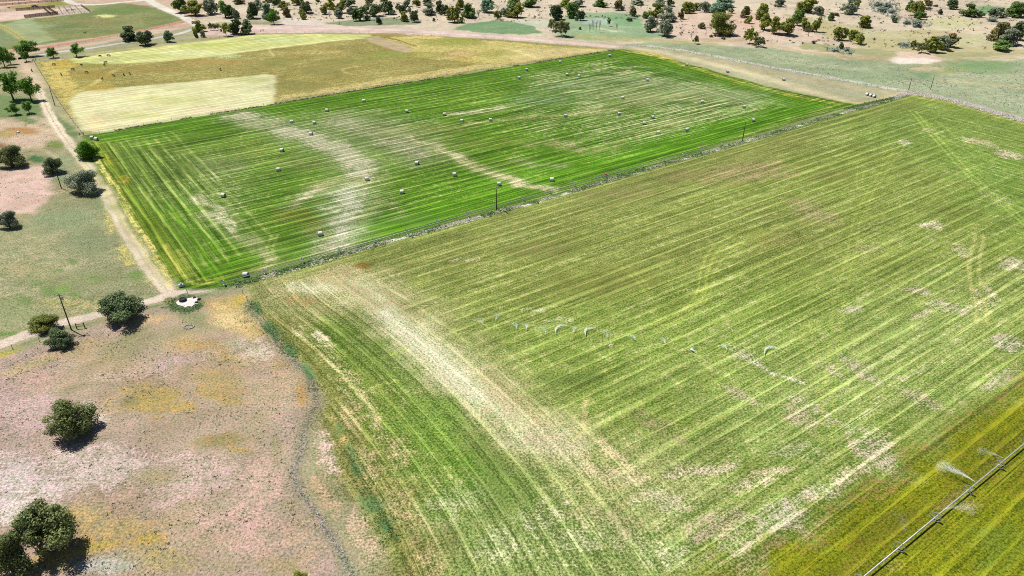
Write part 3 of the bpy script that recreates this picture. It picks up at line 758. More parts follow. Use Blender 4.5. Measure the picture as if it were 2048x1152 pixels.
# pale drifted ground showing through
fill([(640, 230), (780, 235), (900, 290), (860, 330), (740, 300), (640, 265)], C(166, 170, 128), 18, 10, 0.36)
fill([(500, 240), (640, 270), (740, 320), (740, 380), (640, 370), (560, 300)], C(146, 156, 98), 18, 10, 0.25)
fill([(1180, 150), (1330, 145), (1520, 190), (1480, 220), (1300, 215), (1160, 190)], C(158, 170, 124), 18, 10, 0.32)
fill([(1080, 165), (1220, 150), (1260, 190), (1100, 215), (1020, 200)], C(140, 158, 110), 18, 10, 0.25)
fill([(340, 320), (480, 300), (560, 360), (500, 460), (400, 440)], C(136, 152, 88), 16, 10, 0.25)
for pth, w, c, a in (
    ([(480, 232), (560, 256), (640, 283), (700, 315), (722, 345), (704, 380), (690, 420), (688, 460), (672, 505)], 12, C(192, 190, 154), 0.95),
    ([(690, 385), (700, 410), (690, 440), (684, 470)], 9, C(206, 208, 180), 0.85),
    ([(760, 255), (830, 280), (890, 303), (950, 335), (1015, 358), (1115, 383)], 4.5, C(206, 200, 150), 1.0),
    ([(680, 240), (740, 262), (800, 290), (840, 310)], 16, C(172, 170, 134), 0.65),
    ([(400, 395), (440, 425), (470, 455), (500, 480)], 4.5, C(206, 204, 160), 0.8),
    ([(496, 478), (520, 490), (545, 505), (540, 540)], 4, C(190, 186, 140), 0.8),
    ([(590, 412), (615, 392), (650, 370)], 5, C(196, 190, 150), 0.75),
    ([(640, 370), (700, 365), (760, 360)], 6, C(180, 180, 110), 0.6),
    ([(1100, 175), (1180, 165), (1260, 160), (1340, 165)], 10, C(160, 172, 130), 0.6),
    ([(1190, 220), (1260, 208), (1340, 196), (1420, 190)], 9, C(186, 178, 130), 0.65),
    ([(1290, 165), (1380, 180), (1450, 190), (1500, 205)], 9, C(180, 184, 148), 0.65),
    ([(1420, 170), (1500, 195), (1560, 210)], 5, C(178, 184, 140), 0.5),
    ([(890, 230), (960, 222), (1010, 215)], 5, C(196, 190, 150), 0.7),
    ([(930, 250), (1040, 235), (1130, 230), (1220, 218)], 5, C(196, 192, 130), 0.6),
    ([(1100, 290), (1200, 300), (1290, 262), (1360, 245)], 5, C(180, 176, 116), 0.5),
    ([(1030, 320), (1080, 332), (1130, 330)], 4, C(186, 180, 140), 0.6),
    ([(1060, 290), (1120, 285), (1180, 305)], 5, C(186, 176, 130), 0.5),
    ([(560, 440), (620, 455), (650, 470)], 6, C(168, 160, 90), 0.5),
    ([(800, 430), (770, 400), (750, 420), (720, 440)], 6, C(176, 174, 120), 0.5),
):
    stroke(pth, w * 1.5, c, w * 0.9, 5.0, a * 0.30, sp=0.3)
    stroke(pth, w, c, w * 0.7, 4.0, a * 1.0, st=0.5, sp=0.3, brk=0.12, mode='row')
blob(520, 250, 60, 10, C(150, 158, 106), 0.7, brk=0.3, mode='row'); blob(760, 262, 70, 14, C(170, 170, 132), 0.6, brk=0.3, mode='row'); blob(620, 440, 40, 14, C(120, 128, 34), 0.7)
blob(690, 225, 100, 8, C(148, 158, 100), 0.6, brk=0.35, mode='row'); blob(860, 260, 110, 14, C(148, 150, 86), 0.6, brk=0.35, mode='row'); blob(1300, 190, 160, 26, C(156, 164, 108), 0.65, brk=0.38, mode='row')
blob(1090, 200, 90, 12, C(136, 156, 110), 0.6, brk=0.38, mode='row'); blob(970, 285, 110, 18, C(132, 144, 60), 0.6, brk=0.4, mode='row'); blob(1000, 330, 80, 16, C(120, 140, 50), 0.6, brk=0.4, mode='row')
blob(440, 330, 70, 24, C(140, 152, 96), 0.6, brk=0.35, mode='row'); blob(600, 330, 60, 20, C(140, 146, 84), 0.6, brk=0.35, mode='row'); blob(1480, 190, 70, 14, C(150, 166, 112), 0.6, brk=0.35, mode='row')
blob(540, 480, 70, 24, C(110, 136, 40), 0.6, brk=0.35, mode='row'); blob(820, 440, 80, 14, C(90, 136, 34), 0.6); blob(590, 430, 50, 20, C(118, 132, 36), 0.6)
for cx, cy in ((1150, 178), (1230, 165), (1175, 200), (1250, 130), (1330, 150), (1210, 150), (1360, 205), (1290, 140), (1385, 160)):
    blob(cx, cy, 36, 5, C(70, 112, 40), 0.6, brk=0.3, mode='row')
# field edges
stroke([(186, 290), (215, 335), (255, 400), (300, 470), (345, 545)], 9, C(140, 150, 54), 6, 4, 0.6, hl=1.0)
fill([(180, 285), (240, 290), (330, 300), (420, 320), (440, 400), (460, 470), (420, 560), (360, 575), (300, 495), (235, 395)], None, 8, 5, 0.8, hl=1.0)
blob(250, 360, 16, 12, C(178, 168, 40), 0.7, brk=0.3, mode='n5'); blob(215, 320, 14, 14, C(150, 160, 34), 0.7)
stroke([(180, 285), (205, 320), (240, 375), (300, 475), (350, 560)], 2.2, C(226, 214, 120), 1, 1, 0.75, brk=0.35, mode='n5', off=-1.5)
for k_, off in enumerate((6, 9, 12.5, 16, 20, 24.5, 29, 33)):
    stroke([(190, 290), (215, 332), (255, 398), (300, 468), (350, 548)], 0.8, C(200, 204, 130), 0.4, 0.8, 0.34, off=off)
stroke([(355, 500), (375, 535), (400, 560), (440, 556), (520, 535)], 1.2, C(186, 190, 90), 0.5, 0.5, 0.7)
stroke([(330, 490), (358, 540), (385, 567), (430, 566)], 1.2, C(206, 200, 100), 0.5, 0.5, 0.7)
stroke([(1252, 102), (1310, 112), (1400, 140), (1530, 178), (1680, 210)], 6, C(178, 174, 70), 3, 2, 0.7, brk=0.3, mode='n5')
fill([(1270, 108), (1400, 140), (1530, 180), (1640, 205), (1580, 215), (1450, 200), (1330, 160), (1260, 130)], None, 6, 4, 0.6, hl=1.0)
stroke([(1270, 104), (1310, 110), (1340, 118)], 8, C(214, 196, 96), 3, 2, 0.8, brk=0.25, mode='n5')
fill([(1640, 212), (1715, 210), (1450, 290), (1120, 386), (1040, 406), (1300, 325), (1500, 262)], C(150, 164, 80), 4, 2, 0.6, st=0.5, brk=0.3, mode='row')
# ring tracks of the baler
for cx, cy, r in ((318, 385, 20), (345, 378, 24), (440, 392, 16), (470, 400, 14)):
    t = np.linspace(0, 5.4, 14)
    stroke([(cx + r * math.cos(x), cy + r * 0.7 * math.sin(x)) for x in t], 0.6, C(176, 186, 120), 0.35, 0.4, 0.6, smooth=2)
ruts([(550, 470), (540, 500), (546, 520), (520, 545)], 1.9, 0.7, C(190, 196, 120), feather=0.4, warp=0.5, alpha=0.7)
# --- near stubble field
fill(NEAR_PX, C(145, 160, 79), 1.2, 1.2, st=0.43, sp=0.42)
fill([(520, 562), (990, 430), (1480, 290), (1800, 198), (1850, 220), (1640, 290), (1400, 370), (1000, 490), (800, 560), (640, 585)], C(144, 146, 86), 14, 10, 0.65)
fill([(860, 520), (1200, 430), (1500, 400), (1700, 420), (1700, 520), (1400, 560), (1100, 620), (900, 640)], C(152, 158, 86), 18, 12, 0.55)
fill([(1640, 260), (1830, 205), (1950, 222), (2060, 250), (2400, 370), (2400, 600), (2048, 430), (1900, 330), (1780, 300)], C(126, 152, 70), 20, 12, 0.75)
fill([(1900, 300), (2060, 320), (2400, 420), (2400, 640), (2060, 500), (1960, 400)], C(124, 156, 66), 20, 12, 0.6)
fill([(960, 650), (1200, 620), (1600, 560), (1700, 620), (1500, 760), (1300, 900), (1150, 880), (1060, 800)], C(150, 172, 82), 20, 12, 0.7)
fill([(1400, 760), (1700, 640), (1900, 560), (2048, 560), (2048, 700), (1800, 860), (1550, 980), (1350, 920)], C(164, 182, 104), 20, 12, 0.8)
fill([(850, 930), (1000, 900), (1200, 1000), (1400, 1000), (1500, 1150), (1400, 1260), (880, 1260), (830, 1060)], C(156, 172, 104), 18, 12, 0.85, sp=0.52)
fill([(520, 600), (570, 640), (640, 730), (700, 850), (770, 960), (850, 1080), (930, 1260), (860, 1260), (790, 1150), (700, 985), (650, 880), (650, 800), (600, 720), (540, 650)], C(150, 138, 88), 8, 5, 0.85, sp=0.6, hl=1.0)
blob(1480, 345, 120, 22, C(172, 156, 106), 0.7, rot=-6, brk=0.3, mode='row'); blob(1630, 425, 70, 22, C(176, 168, 112), 0.75, rot=18, brk=0.3, mode='row'); blob(1350, 350, 60, 18, C(150, 136, 84), 0.6, brk=0.3, mode='row')
blob(1560, 480, 50, 18, C(168, 160, 90), 0.5, brk=0.3, mode='row'); blob(1250, 390, 90, 16, C(146, 140, 84), 0.5); blob(1650, 350, 60, 16, C(150, 140, 80), 0.5, brk=0.3, mode='row')
blob(930, 520, 40, 8, C(196, 186, 150), 0.5, brk=0.4, mode='n5'); blob(1080, 500, 80, 20, C(136, 132, 74), 0.5); blob(1200, 560, 120, 26, C(132, 136, 60), 0.5)
# headlands: rows run along the edge there
fill([(500, 570), (640, 560), (780, 600), (900, 700), (1010, 800), (1150, 930), (1250, 1010), (1330, 1100), (1380, 1260), (860, 1260), (745, 1060), (645, 850), (632, 765), (545, 660)], None, 8, 5, 1.0, hl=1.0, sp=0.52)
fill([(1820, 205), (1860, 260), (1960, 380), (2048, 470), (2420, 740), (2420, 370), (2048, 243), (1900, 200)], None, 25, 10, 0.75, hl=1.0)
# green wedge in the left headland
fill([(640, 640), (740, 640), (800, 690), (870, 760), (930, 830), (985, 920), (1000, 1000), (920, 980), (870, 890), (800, 800), (720, 720), (650, 680)], C(112, 144, 58), 12, 10, 0.85, st=0.45)
stroke([(720, 655), (790, 710), (850, 770), (900, 850), (925, 910)], 9, C(112, 150, 48), 7, 5, 0.7)
blob(890, 850, 50, 60, C(132, 166, 62), 0.7, rot=-30, brk=0.2); blob(780, 700, 60, 14, C(102, 138, 48), 0.6, rot=38); blob(980, 950, 60, 90, C(116, 140, 58), 0.7, rot=-20, brk=0.2)
blob(960, 1000, 90, 60, C(110, 140, 52), 0.6, brk=0.3); blob(890, 1080, 50, 60, C(140, 148, 80), 0.7)
# the pale diagonal band
stroke([(590, 580), (680, 570), (770, 612), (830, 665), (900, 725), (970, 780), (1040, 830), (1120, 890), (1200, 935), (1300, 965)], 20, C(190, 186, 134), 11, 6.0, 0.6, st=0.25, hl=1.0)
fill([(540, 575), (660, 540), (760, 560), (860, 620), (800, 660), (700, 620), (600, 625)], C(196, 186, 136), 14, 8, 0.6)
stroke([(640, 575), (700, 575), (770, 620), (830, 675), (900, 735), (970, 790), (1040, 840), (1110, 890)], 9.5, C(228, 222, 180), 5.0, 3.5, 0.95, st=0.16, sp=0.36, hl=1.0)
stroke([(770, 622), (830, 678), (900, 740), (960, 790)], 5, C(240, 236, 204), 2.5, 1.5, 0.9, hl=1.0)
stroke([(960, 745), (1020, 790), (1090, 850)], 4, C(196, 176, 122), 3, 2, 0.5, hl=1.0)
stroke([(1080, 850), (1150, 920), (1220, 950), (1290, 962)], 5, C(206, 196, 144), 3, 2.5, 0.85, sp=0.5, brk=0.2, mode='n5')
stroke([(1200, 885), (1250, 925), (1290, 955)], 2.6, C(212, 200, 146), 1.5, 1.5, 0.8, brk=0.2, mode='n5')
stroke([(1140, 880), (1165, 850), (1170, 800)], 1.2, C(214, 200, 140), 0.6, 0.6, 0.8)
blob(1100, 880, 60, 30, C(212, 200, 160), 0.7, rot=30); blob(1010, 800, 50, 20, C(210, 198, 150), 0.5, rot=35); blob(940, 780, 40, 12, C(226, 220, 180), 0.6, rot=38)
blob(605, 577, 34, 14, C(214, 212, 168), 0.9, brk=0.12); blob(680, 548, 50, 14, C(204, 188, 136), 0.85, rot=-12); blob(560, 585, 30, 12, C(186, 176, 120), 0.7); blob(720, 590, 60, 16, C(196, 184, 134), 0.7, rot=30)
blob(640, 680, 24, 16, C(214, 208, 166), 0.8, rot=40, brk=0.2, mode='n5'); blob(600, 665, 20, 10, C(206, 198, 150), 0.7, rot=40); blob(800, 610, 60, 18, C(176, 168, 114), 0.5, rot=25); blob(600, 600, 30, 12, C(176, 156, 96), 0.7)
blob(727, 532, 18, 8, C(150, 122, 36), 0.9, soft=0.4); blob(745, 530, 8, 4, C(120, 130, 40), 0.8)
stroke([(640, 690), (700, 760), (760, 850), (800, 930)], 4, C(196, 190, 130), 2.5, 2, 0.7, hl=1, brk=0.3, mode='n5')
stroke([(590, 650), (660, 730), (720, 820)], 3, C(196, 186, 130), 2, 2, 0.6, hl=1, brk=0.35, mode='n5')
for cx, cy, rx, ry, ro in ((740, 930, 30, 40, -20), (700, 830, 30, 40, -25), (780, 1010, 40, 40, -20), (860, 1120, 30, 50, -20), (800, 900, 40, 30, -20), (840, 1040, 30, 40, 0)):
    blob(cx, cy, rx, ry, C(192, 178, 122), 0.7, rot=ro, brk=0.35, mode='n5')
blob(690, 890, 12, 40, C(196, 166, 92), 0.7, rot=-20, brk=0.25)
# fresh weeds at the ditch side
for cx, cy, rx, ry, ro in ((745, 1010, 30, 24, 40), (770, 1050, 22, 20, 30), (715, 940, 14, 18, -20), (790, 1075, 14, 8, 0), (680, 860, 10, 14, 0), (700, 905, 12, 24, -25), (540, 660, 14, 22, -40), (580, 700, 10, 18, -40), (615, 745, 10, 20, -35), (515, 615, 10, 20, -30)):
    blob(cx, cy, rx, ry, C(88, 134, 74), 0.8, rot=ro, brk=0.2, mode='n5')
# bleached patches over the right half
for cx, cy, rx, ry, ro, c in ((1750, 902, 50, 26, 30, (206, 194, 162)), (1620, 815, 50, 12, 26, (196, 192, 150)), (1720, 740, 50, 12, 30, (186, 184, 140)), (1600, 830, 30, 18, 30, (200, 186, 148)),
                              (1840, 800, 40, 14, 24, (190, 186, 140)), (1830, 580, 22, 8, 10, (206, 196, 160)), (1960, 600, 26, 30, 0, (206, 202, 150)), (1900, 615, 40, 10, 12, (212, 204, 164)), (1840, 630, 22, 7, -20, (216, 206, 166)),
                              (2025, 690, 30, 14, 20, (206, 198, 168)), (2000, 760, 40, 14, -20, (196, 194, 150)), (1550, 1050, 70, 40, -20, (196, 192, 160)), (1440, 1060, 60, 30, -20, (186, 176, 134)), (1520, 960, 60, 14, -20, (206, 196, 150)),
                              (1400, 940, 70, 14, -8, (206, 196, 156)), (1330, 1000, 50, 20, 30, (194, 192, 146)), (1270, 1005, 8, 5, 0, (230, 230, 200)), (1480, 1110, 60, 30, -20, (200, 194, 150)), (1640, 990, 50, 20, -24, (204, 200, 160)), (1700, 950, 40, 14, -20, (210, 200, 160)),
                              (1860, 450, 22, 7, 6, (214, 206, 168)), (1740, 500, 30, 8, 0, (176, 176, 110)), (1700, 620, 24, 6, -8, (190, 188, 150)), (1810, 285, 14, 4, 10, (226, 216, 184)), (1865, 262, 20, 5, 12, (210, 200, 150)), (1960, 285, 40, 6, 12, (206, 200, 150)),
                              (2020, 310, 30, 7, 14, (216, 204, 166)), (1920, 500, 20, 10, 30, (196, 194, 140)), (1560, 350, 30, 8, 0, (176, 160, 110)), (1990, 395, 30, 10, 30, (180, 186, 120)), (2030, 530, 26, 14, 0, (206, 198, 160)), (1660, 740, 30, 8, 30, (196, 190, 150)),
                              (1480, 790, 40, 10, 26, (184, 184, 130)), (1220, 690, 10, 3, 0, (216, 212, 170)), (1500, 715, 40, 12, 30, (180, 184, 130)), (1310, 850, 60, 14, 30, (160, 160, 100)), (1150, 760, 60, 14, 0, (116, 138, 60)), (1240, 1060, 70, 40, 30, (176, 170, 118))):
    blob(cx, cy, rx * 1.15, ry * 1.15, C(*c), 0.85, rot=ro, brk=0.22, mode='row', sp=0.55)
    blob(cx, cy, rx * .8, ry * .8, C(*c), 0.5, rot=ro, brk=0.4, mode='n2')
for cx, cy, rx, ry in ((1120, 640, 40, 8), (1060, 620, 30, 6), (900, 1000, 60, 40), (1180, 1080, 80, 40), (1010, 1090, 60, 40), (1330, 1110, 70, 30), (1720, 860, 40, 14), (1590, 900, 60, 20)):
    blob(cx, cy, rx, ry, C(196, 204, 150), 0.7, brk=0.52, mode='n2')
stroke([(1490, 713), (1515, 727), (1540, 742), (1600, 765)], 1.4, C(222, 220, 190), 0.7, 1, 0.9, brk=0.3, mode='n2')
# wet irrigated corner under the sprinkler line
fill([(1395, 1180), (1560, 1085), (1660, 1020), (1790, 945), (1900, 865), (2048, 765), (2420, 540), (2420, 1300), (1300, 1300)], C(136, 140, 22), 5, 4, 0.95, st=0.38, sp=0.44, hl=0.0)
fill([(1560, 1180), (1700, 1060), (1850, 960), (2048, 830), (2420, 600), (2420, 800), (2048, 960), (1800, 1120), (1700, 1200)], C(126, 124, 20), 5, 5, 0.6, brk=0.3)
blob(1990, 1090, 80, 60, C(120, 142, 28), 0.6, brk=0.2); blob(1780, 975, 70, 12, C(170, 134, 70), 0.7, rot=-28, brk=0.25, mode='n5'); blob(1900, 1000, 40, 20, C(150, 136, 60), 0.6, rot=-30); blob(1640, 1080, 60, 16, C(140, 118, 40), 0.6, rot=-30, brk=0.3)
blob(1760, 1060, 80, 30, C(116, 110, 18), 0.5, rot=-35); blob(1930, 1015, 30, 20, C(160, 150, 100), 0.6, brk=0.3, mode='n5'); blob(1780, 1130, 30, 14, C(176, 160, 90), 0.6, brk=0.3, mode='n5')
stroke([(1430, 1160), (1560, 1085), (1660, 1022), (1790, 940), (1900, 860), (2048, 760)], 4, C(150, 130, 70), 3, 3, 0.55, brk=0.3, mode='n5')
# dry edge on the right side
stroke([(1830, 194), (1900, 206), (1960, 223), (2060, 252)], 4, C(178, 184, 90), 2, 1.5, 0.75, brk=0.2, mode='n5')
stroke([(1818, 184), (1850, 190), (1905, 200), (1960, 215), (2060, 243), (2200, 290)], 7, C(206, 196, 186), 2, 1.5, 0.9)
# shoulder between the fields
stroke([(440, 576), (500, 560), (640, 520), (760, 486), (990, 424), (1120, 389), (1290, 338), (1480, 286), (1640, 238), (1760, 206), (1815, 190)], 3.0, C(112, 140, 78), 1.2, 0.8, 0.9, st=0.1, sp=0.45)
stroke([(500, 563), (640, 523), (760, 489), (990, 427), (1120, 391), (1290, 340), (1480, 287), (1640, 240), (1800, 194)], 1.8, C(222, 222, 204), 0.8, 0.8, 0.85, brk=0.22, mode='n5')

undercover([(1000, 140), (1245, 100), (1400, 142), (1640, 208), (1500, 262), (1240, 330), (1050, 300), (960, 240)], C(192, 192, 140), 0.35)
undercover([(470, 232), (640, 222), (880, 215), (1000, 240), (960, 330), (800, 330), (700, 300), (560, 290)], C(186, 186, 142), 0.36)
undercover([(270, 300), (480, 280), (600, 320), (560, 480), (420, 540), (330, 440)], C(188, 192, 134), 0.33)
undercover(GREEN_PX, C(176, 184, 100), 0.22)
undercover([(850, 940), (1100, 900), (1300, 960), (1520, 1000), (1460, 1130), (1380, 1260), (870, 1260)], C(206, 210, 170), 0.36)
undercover([(640, 800), (760, 800), (900, 1000), (960, 1180), (930, 1260), (860, 1260), (740, 1040)], C(206, 200, 156), 0.36)
undercover([(1500, 760), (1750, 620), (2048, 540), (2048, 760), (1800, 930), (1560, 1080), (1400, 1060)], C(202, 204, 156), 0.29)
undercover(NEAR_PX, C(186, 192, 130), 0.20)
undercover([(-300, 70), (0, 44), (130, 31), (182, 24), (258, 7), (385, 37), (250, 66), (0, 102), (-300, 140)], C(170, 158, 112), 0.36)
undercover(DRY_PX, C(198, 190, 128), 0.27)
undercover([(-300, 500), (0, 462), (60, 442), (110, 395), (200, 390), (300, 530), (340, 575), (200, 622), (0, 680), (-300, 780)], C(192, 182, 142), 0.36)
undercover([(1235, 90), (1300, 84), (1560, 98), (1700, 120), (2060, 118), (2500, 300), (2048, 236), (1700, 166), (1390, 104)], C(206, 200, 170), 0.30)
undercover([(-300, 800), (0, 712), (200, 650), (400, 600), (470, 592), (560, 692), (632, 812), (592, 970), (720, 1190), (900, 1400), (-300, 1400)], C(170, 158, 120), 0.30)
# wheel tracks
YL = C(182, 194, 98)
ruts([(1520, 455), (1460, 478), (1425, 505), (1408, 545), (1400, 590), (1370, 625), (1300, 660)], 2.2, 0.8, YL, feather=0.4, warp=0.3, alpha=0.8)
ruts([(1540, 462), (1480, 488), (1440, 515), (1420, 550), (1410, 590), (1385, 625)], 2.2, 0.7, YL, feather=0.4, warp=0.3, alpha=0.6)
ruts([(1825, 222), (1880, 285), (1930, 340), (1990, 395), (2060, 455)], 2.4, 1.0, C(176, 200, 100), feather=0.5, warp=0.5, alpha=0.8)
ruts([(1845, 240), (1920, 310), (1990, 370), (2060, 425)], 2.4, 0.7, C(160, 186, 90), feather=0.4, warp=0.5, alpha=0.6)
ruts([(1860, 240), (1940, 300), (2060, 345)], 5.0, 1.2, C(160, 190, 86), feather=0.5, warp=0.5, alpha=0.6)
ruts([(1240, 508), (1252, 535), (1280, 562), (1300, 590)], 2.0, 0.6, YL, feather=0.35, warp=0.4, alpha=0.6)
ruts([(1805, 290), (1768, 340), (1735, 395), (1712, 450), (1702, 510), (1680, 600), (1668, 700), (1655, 800), (1652, 880)], 2.2, 0.6, YL, feather=0.35, warp=0.5, alpha=0.6)
ruts([(1770, 290), (1780, 302), (1760, 318), (1725, 325), (1722, 335), (1750, 345)], 2.2, 0.6, YL, feather=0.35, warp=0.3, alpha=0.65)
ruts([(1722, 345), (1718, 360), (1722, 380)], 2.2, 0.6, YL, feather=0.35, warp=0.3, alpha=0.6)
ruts([(1960, 470), (1948, 520), (1950, 570), (1960, 610), (1965, 650)], 2.6, 1.0, C(206, 206, 130), feather=0.5, warp=0.4, alpha=0.75)
ruts([(1985, 640), (1900, 690), (1800, 745), (1720, 800)], 2.6, 0.7, C(190, 196, 120), feather=0.5, warp=0.4, alpha=0.5)
ruts([(1610, 640), (1620, 690), (1640, 760), (1660, 840)], 2.6, 0.7, C(190, 196, 110), feather=0.5, warp=0.4, alpha=0.45)
for pth in ([(1005, 700), (1060, 745)], [(1065, 695), (1112, 740)], [(1120, 725), (1145, 745)], [(1330, 745), (1358, 770)], [(1385, 705), (1410, 722)], [(1400, 725), (1450, 752)], [(1070, 655), (1080, 675)], [(1180, 690), (1215, 720)], [(905, 660), (940, 690)], [(1450, 745), (1480, 775)]):
    stroke(pth, 0.8, C(196, 206, 130), 0.4, 0.5, 0.75, smooth=2)
stroke([(770, 605), (800, 640)], 1, C(226, 218, 180), 0.5, 0.5, 0.6); stroke([(735, 780), (790, 762)], 1.0, C(196, 206, 120), 0.5, 0.4, 0.6); stroke([(780, 710), (815, 695)], 1.0, C(176, 200, 70), 0.5, 0.4, 0.6)
# broad drift over everything, so no sheet is one tone
COLR *= (0.62 + 0.42 * N20 + 0.34 * N5)[:, None]
COLR = np.clip(COLR, 0.003, 0.85)
COL2 = COL2 * 0.92 + 0.08 * (COL2 @ np.array([0.25, 0.65, 0.10]))[:, None]      # dry cover is duller than fresh growth
COL2 *= (0.86 + 0.28 * N5)[:, None]

# ------------------------------------------------------------------ row coordinates
ROWS = np.stack([S2, S1, np.zeros(NP_)], 1)
R2 = np.stack([S1, S2, np.zeros(NP_)], 1)
edge = G(*smooth_path([(480, 540), (545, 620), (640, 700), (730, 790), (830, 910), (930, 1060), (1050, 1300)], 4).T)
k = np.nonzero((P[:, 0] < 90) & (P[:, 1] < 260) & (P[:, 1] > 40) & (P[:, 0] > -120))[0]
k = k[poly_sd(P[k], WN) > -2]
dd = poly_sd(P[k], edge, False)
side = np.sign((P[k, 0] - np.interp(P[k, 1], edge[::-1, 1], edge[::-1, 0])))
dmean = (edge[-1] - edge[0]) / np.linalg.norm(edge[-1] - edge[0])
R2[k, 0] = dd * side; R2[k, 1] = P[k] @ dmean

for si, (name, V, Q4, lift) in enumerate(SHEETS):
    a, b_ = offs[si], offs[si + 1]
    z = height(V[:, 0], V[:, 1]) + lift
    me = mesh_np(name, np.column_stack([V, z]), Q4, LAND, True)
    at = me.attributes.new('Col', 'FLOAT_COLOR', 'POINT')
    at.data.foreach_set('color', np.column_stack([COLR[a:b_], np.ones(b_ - a)]).astype(np.float32).ravel())
    at = me.attributes.new('Col2', 'FLOAT_COLOR', 'POINT')
    at.data.foreach_set('color', np.column_stack([COL2[a:b_], COV[a:b_]]).astype(np.float32).ravel())
    at = me.attributes.new('amt', 'FLOAT_COLOR', 'POINT')
    at.data.foreach_set('color', np.column_stack([AMT[a:b_], np.ones(b_ - a)]).astype(np.float32).ravel())
    for nm, R_ in (('rows', ROWS), ('rows2', R2)):
        at = me.attributes.new(nm, 'FLOAT_VECTOR', 'POINT')
        at.data.foreach_set('vector', R_[a:b_].astype(np.float32).ravel())
    o = mobj(name, me)
    tag(o, kind='structure')

# ------------------------------------------------------------------ foliage meshes (unit crowns: 1 wide, 1 high)
def leaf_cloud(name, seed, lobes, n, size, flat=0.5, jitter=0.12, up=0.35, aspect=1.0):
    """leaf-sized quads over the surfaces of many small lobes. lobes: (x,y,z,r)"""
    r = np.random.default_rng(seed)
    L = np.array(lobes, float)
    w = L[:, 3] ** 2
    idx = r.choice(len(L), n, p=w / w.sum())
    d = r.normal(size=(n, 3)); d /= np.linalg.norm(d, axis=1)[:, None]
    rad = L[idx, 3] * (1 + jitter * r.normal(size=n)) * np.where(r.random(n) < 0.25, r.random(n) ** 0.5, 1.0)
    c = L[idx, :3] + d * rad[:, None] * np.array([1, 1, 0.9])
    ok = c[:, 2] > 0.012
    c = c[ok]; d = d[ok]; idx = idx[ok]; n = len(c)
    nrm = d + r.normal(size=(n, 3)) * flat + np.array([0, 0, up])
    nrm /= np.linalg.norm(nrm, axis=1)[:, None]
    t = np.cross(nrm, r.normal(size=(n, 3))); t /= np.linalg.norm(t, axis=1)[:, None]
    b = np.cross(nrm, t)
    s = size * (0.6 + 0.8 * r.random(n))[:, None]
    v = np.stack([c - t * s * aspect, c - b * s * 0.6, c + t * s * aspect, c + b * s * 0.6], 1).reshape(-1, 3)
    f = np.arange(n * 4).reshape(-1, 4)
    lob = r.random(len(L))
    tint = np.clip(0.65 * lob[idx] + 0.40 * r.random(n), 0, 1)
    return mesh_np(name, v, f, None, False, np.repeat(tint, 4))

def juniper_lobes(seed, n=26, lo=0.14, tilt=0.0):
    r = random.Random(seed); out = []
    ph = [r.uniform(0, 6.28) for _ in range(3)]
    for i in range(n):
        z = r.uniform(0.16, 0.86)
        a = r.uniform(0, 6.283)
        prof = math.sin(math.pi * min(1, (z * 0.82 + 0.18))) ** 0.6
        wob = 1 + 0.26 * math.sin(2 * a + ph[0]) + 0.18 * math.sin(3 * a + ph[1])
        q = math.sqrt(r.random()) * 0.38 * prof * wob
        rr = r.uniform(0.07, 0.18) * (0.75 + 0.5 * (1 - z))
        out.append((q * math.cos(a) + tilt * (z - .4), q * math.sin(a), z, rr))
    out.append((0, 0, 0.40, 0.22)); out.append((0, 0, 0.58, 0.15))
    return out

def round_lobes(seed, n=22):
    r = random.Random(seed); out = []
    for i in range(n):
        d = Vector((r.gauss(0, 1), r.gauss(0, 1), r.gauss(0, 1))).normalized()
        q = 0.34 * r.random() ** 0.4
        out.append((d.x * q, d.y * q, 0.62 + d.z * q * 0.85, r.uniform(0.08, 0.16)))
    return out

def spread_lobes(seed, n=26, bare=True):
    """vase of upright sprays"""
    r = random.Random(seed); out = []
    for i in range(n):
        a = r.uniform(0, 6.283); k = r.random()
        q = 0.40 * k ** 0.7; z = 0.25 + 0.6 * r.random() * (1 - 0.35 * k)
        out.append((q * math.cos(a), q * math.sin(a), z, r.uniform(0.05, 0.10)))
    return out

CROWN = {}
for i in range(6): CROWN['jun', i] = leaf_cloud('juniper_crown', 100 + i, juniper_lobes(200 + i, 22 + 2 * i, tilt=(i % 3 - 1) * 0.12), 2600, 0.050)
for i in range(4): CROWN['near', i] = leaf_cloud('juniper_crown_fine', 140 + i, juniper_lobes(240 + i, 34, tilt=(i - 1.5) * 0.12), 13000, 0.021, 0.6, 0.18)
for i in range(3): CROWN['round', i] = leaf_cloud('broadleaf_crown', 160 + i, [(x, y, 0.14 + z * 0.86, q * 0.9) for x, y, z, q in juniper_lobes(260 + i, 18)], 3000, 0.034, 0.8, 0.28)
for i in range(2): CROWN['spray', i] = leaf_cloud('feathery_crown', 170 + i, spread_lobes(270 + i), 2000, 0.036, 0.9, 0.35, 0.2, 1.6)
for i in range(2): CROWN['low', i] = leaf_cloud('shrub_crown', 180 + i, [(x, y, z * 0.75, q) for x, y, z, q in juniper_lobes(280 + i, 18)], 1100, 0.060)

